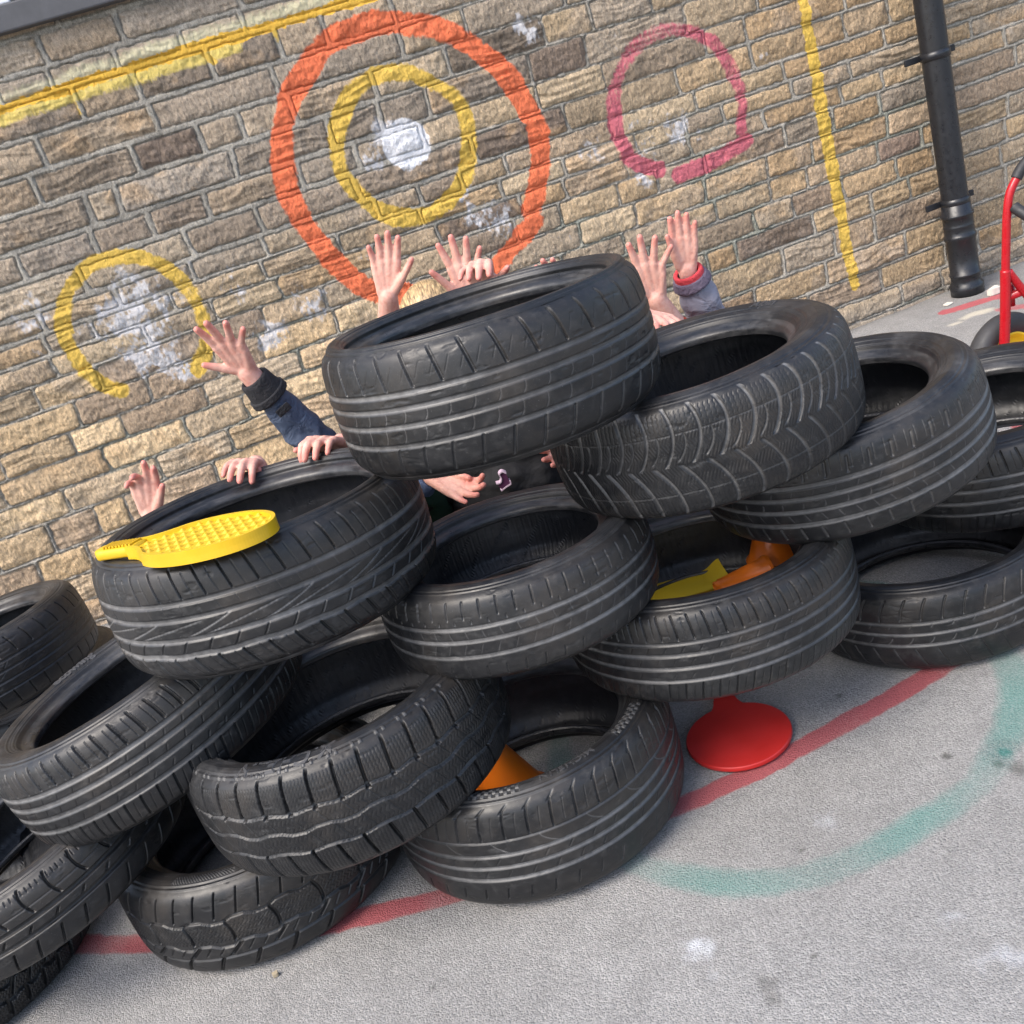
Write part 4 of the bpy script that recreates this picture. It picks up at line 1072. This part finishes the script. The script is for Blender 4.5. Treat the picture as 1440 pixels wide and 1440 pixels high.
# ------------------------------------------------------------------ bats, cones, litter
def bat(name, label, M4, a, bw, hl, hw, thick, mat, waffle, cat="bat"):
    """paddle bat in local x (handle towards -x) and y; z up"""
    root = empty(name, M4, None, label, cat)
    def outline(off=0.):
        e = .80 if waffle else .33
        t = np.linspace(-math.pi + e, math.pi - e, 90)
        pts = [((a - off) * math.cos(q), (bw - off) * math.sin(q)) for q in t]
        x1, y1 = pts[-1]; xe, ye = -a - .030, hw + .003 - off; top = []
        for k in np.linspace(.12, 1, 9):
            u = x1 + (xe - x1) * k; sl = (y1 - ye) * (1 - k) ** 1.8
            top.append((u, ye + sl))
        return pts + top + [(x, -y) for x, y in top[::-1]]
    out = C(outline()); inn = C(outline(.007)); n = len(out)
    if waffle:
        lay = [(out, 0.), (out * [.997, .997], thick * .5), (out, thick), (inn, thick), (inn, thick - .006)]
    else:
        lay = [(out * [.99, .99], 0.), (out, thick * .3), (out, thick * .8), (out * [.988, .985], thick)]
    V = np.concatenate([np.c_[p, np.full(n, z)] for p, z in lay])
    F = [tuple(f) for f in grid_faces(len(lay), n, True)]
    F.append(tuple(range(n - 1, -1, -1))); k = (len(lay) - 1) * n; F.append(tuple(range(k, k + n)))
    o = new_obj("face", V, F, mat, root, False)
    if waffle:
        xs = np.arange(-a - .015, a, .0022); ys = np.arange(-bw, bw, .0022); X, Y = np.meshgrid(xs, ys)
        P = .0215; p = np.abs(((X + Y * .05) / P) % 1 - .5) * 2; q = np.abs((Y / P) % 1 - .5) * 2
        Zh = thick - .0105 + .0098 * np.minimum(p, q) 
        ins = ((X / (a - .006)) ** 2 + (Y / (bw - .006)) ** 2 < 1) | ((X < -a * .85) & (np.abs(Y) < hw))
        idx = -np.ones(X.shape, int); idx[ins] = np.arange(ins.sum())
        Vw = np.stack([X[ins], Y[ins], Zh[ins]], -1)
        q4 = np.stack([idx[:-1, :-1], idx[:-1, 1:], idx[1:, 1:], idx[1:, :-1]], -1).reshape(-1, 4); q4 = q4[(q4 >= 0).all(1)]
        new_obj("waffle_pattern", Vw, q4, mat, o, False)
    # handle
    xs = np.linspace(-a - .015, -a - hl, 14); V = []
    for i, x in enumerate(xs):
        w = hw * (1.0 if 0 < i < 12 else 1.12 if i >= 12 else 1.25); hgt = thick * (.92 if waffle else .8)
        if i == 13: w *= .8; 
        t = np.linspace(0, 2 * math.pi, 20, endpoint=False)
        V.append(np.c_[np.full(20, x), w * np.sign(np.cos(t)) * np.abs(np.cos(t)) ** .5, hgt / 2 + hgt / 2 * np.sign(np.sin(t)) * np.abs(np.sin(t)) ** .5 + .001])
    F = [tuple(f) for f in grid_faces(14, 20, True)] + [tuple(range(19, -1, -1)), tuple(range(260, 280))]
    h = new_obj("handle", np.concatenate(V), F, mat, root)
    if waffle:
        for k in range(9):
            v, f = box_v((-a - .025 - k * (hl - .045) / 8, 0, thick * .92 + .0028), (.004, hw * 1.5, .003)); new_obj("grip_rib", v, f, mat, h, False)
    return root
def frame_mat(origin, xdir, zdir):
    z = unit(zdir); x = C(xdir, float); x = unit(x - z * (z @ x)); y = np.cross(z, x)
    m = Matrix.Identity(4)
    for i in range(3): m[i][0], m[i][1], m[i][2], m[i][3] = x[i], y[i], z[i], origin[i]
    return m
T4 = TY['T4']; n4 = unit([T4[3], T4[4], 1.]); top4 = C(T4[:3]) + n4 * (T4[6] / 2 + .001)
def on_plane(px, py, p0, n):
    d = ray(px, py); t = ((p0 - O) @ n) / (d @ n); return O + d * t
hA = on_plane(140, 787, top4, n4); hB = on_plane(391, 752, top4, n4); 
axis = unit(hB - hA); Lb = np.linalg.norm(hB - hA)
sA = on_plane(290, 806, top4, n4); sB = on_plane(312, 738, top4, n4)
wid = abs((sB - sA) @ np.cross(n4, axis)) / 2
Lb *= .94; a_ = Lb * .355
bat("yellow_bat", "yellow waffle faced plastic bat lying across the left tyre", frame_mat(hB - axis * (a_ + .010), axis, n4), a_, wid * .74, Lb - 2 * a_, .018, .022, M['yellow'], True)
pc = (atz(968, 1037, .006) + atz(1114, 1037, .006)) / 2
hd = atz(1018, 984, .006) - pc; hd[2] = 0
pr_ = .112
bat("red_bat", "smooth red round bat on the tarmac touching the red line", frame_mat(C([pc[0], pc[1], .005]), -hd, [0, 0, 1]), pr_, pr_, .11, .022, .011, M['red'], False)

def cone(label, origin, axis, h, r, mat, tip=.012, flange=0.0):
    root = empty("marker_cone", frame_mat(origin, np.cross(axis, [.3, .9, .1]), axis), None, label, "cone")
    prof = [(r + flange, 0), (r + flange, .006), (r, .008), (r * .9, h * .08), (tip * 1.25, h * .90), (tip * 1.35, h * .91), (tip, h * .92), (tip, h), (tip * .6, h), (tip * .6, h * .9), (r * .82, .012), (r * .9, 0)]
    v, f = revolve(prof, 56); new_obj("cone_body", v, f, mat, root)
    return root
tipp = atz(682, 1026, .20)
cone("orange cone standing inside the front ground tyre", C([tipp[0], tipp[1], .004]), [0, 0, 1], .19, .100, M['liftedorange'], .014, .005)
# pieces lying inside the tyre above the red bat
T6 = TY['T6']; n6 = unit([T6[3], T6[4], 1.]); low6 = C(T6[:3]) - n6 * (T6[6] / 2 - .030)
pA = on_plane(925, 842, low6, n6); pB = on_plane(1022, 815, low6, n6)
def scoop():
    """broad curved yellow plastic band"""
    root = empty("yellow_scoop", frame_mat((pA + pB) / 2, pB - pA, n6), None, "bent yellow plastic piece lying inside the tyre above the red bat", "toy")
    Ls = np.linalg.norm(pB - pA) / 2; 
    xs = np.linspace(-Ls * 1.25, Ls, 40); ys = np.linspace(-.055, .055, 14); X, Y = np.meshgrid(xs, ys)
    Zt = .008 + .020 * ss(Ls * .35, Ls, X) ** 1.5 + .03 * (X < -Ls) * 0 + 1.2 * Y ** 2
    top = np.stack([X, Y, Zt], -1).reshape(-1, 3); bot = top - [0, 0, .005]; n = len(top)
    F = grid_faces(14, 40); 
    new_obj("blade", np.r_[top, bot], np.r_[F, F[:, ::-1] + n], M['liftedyellow'], root)
    return root
scoop()
oc = on_plane(1078, 822, low6, n6)
cone("orange cone lying on its side inside the tyre above the red bat", oc + n6 * .018 + C([.02, .03, 0]), unit(C([-.95, -.10, .05])), .13, .033, M['liftedorange'], .011)
oc2 = on_plane(1085, 800, low6, n6)
cone("orange cone standing at the back inside the tyre above the red bat", oc2 + C([0.02, .045, .0]), n6, .12, .06, M['liftedorange'], .014)
oc3 = on_plane(912, 846, low6, n6)
cone("orange cone in the dark between the small smooth tyre and the tyre right of it", oc3 + C([-.03, .02, -.02]), n6, .11, .05, M['orange'], .014)

def scrap(name, label, px, py, sx, sy, h, rot, mat, cat):
    p = atz(px, py, 0); rs = np.random.default_rng(int(px))
    n = 9; t = np.linspace(0, 2 * math.pi, n, endpoint=False) + rs.uniform(-.15, .15, n)
    q = np.stack([sx * np.sign(np.cos(t)) * np.abs(np.cos(t)) ** .5, sy * np.sign(np.sin(t)) * np.abs(np.sin(t)) ** .5], -1) * rs.uniform(.85, 1.1, (n, 1))
    R2 = C([[math.cos(rot), -math.sin(rot)], [math.sin(rot), math.cos(rot)]]); q = q @ R2.T
    V = np.r_[np.c_[q, np.full(n, .001)], np.c_[q * .96, h * rs.uniform(.8, 1.1, n)]]
    F = [tuple(range(n - 1, -1, -1)), tuple(range(n, 2 * n))] + [(i, (i + 1) % n, n + (i + 1) % n, n + i) for i in range(n)]
    o = new_obj(name, V, F, mat, None, False); o.location = (p[0], p[1], 0.003)
    return tag(o, label, cat)
scrap("broken_chip", "pale block like scrap between the drainpipe foot and the trolley", 1399, 414, .030, .016, .030, .2, M['paper'], "litter")
scrap("paper_scrap", "small pale scrap on the tarmac left of the drainpipe foot", 1333, 429, .022, .016, .004, .6, M['paper'], "litter")
scrap("pebble", "tiny brown pebble on the tarmac in front of the ground tyres", 389, 1374, .006, .005, .008, .3, M['pebble'], "pebble")
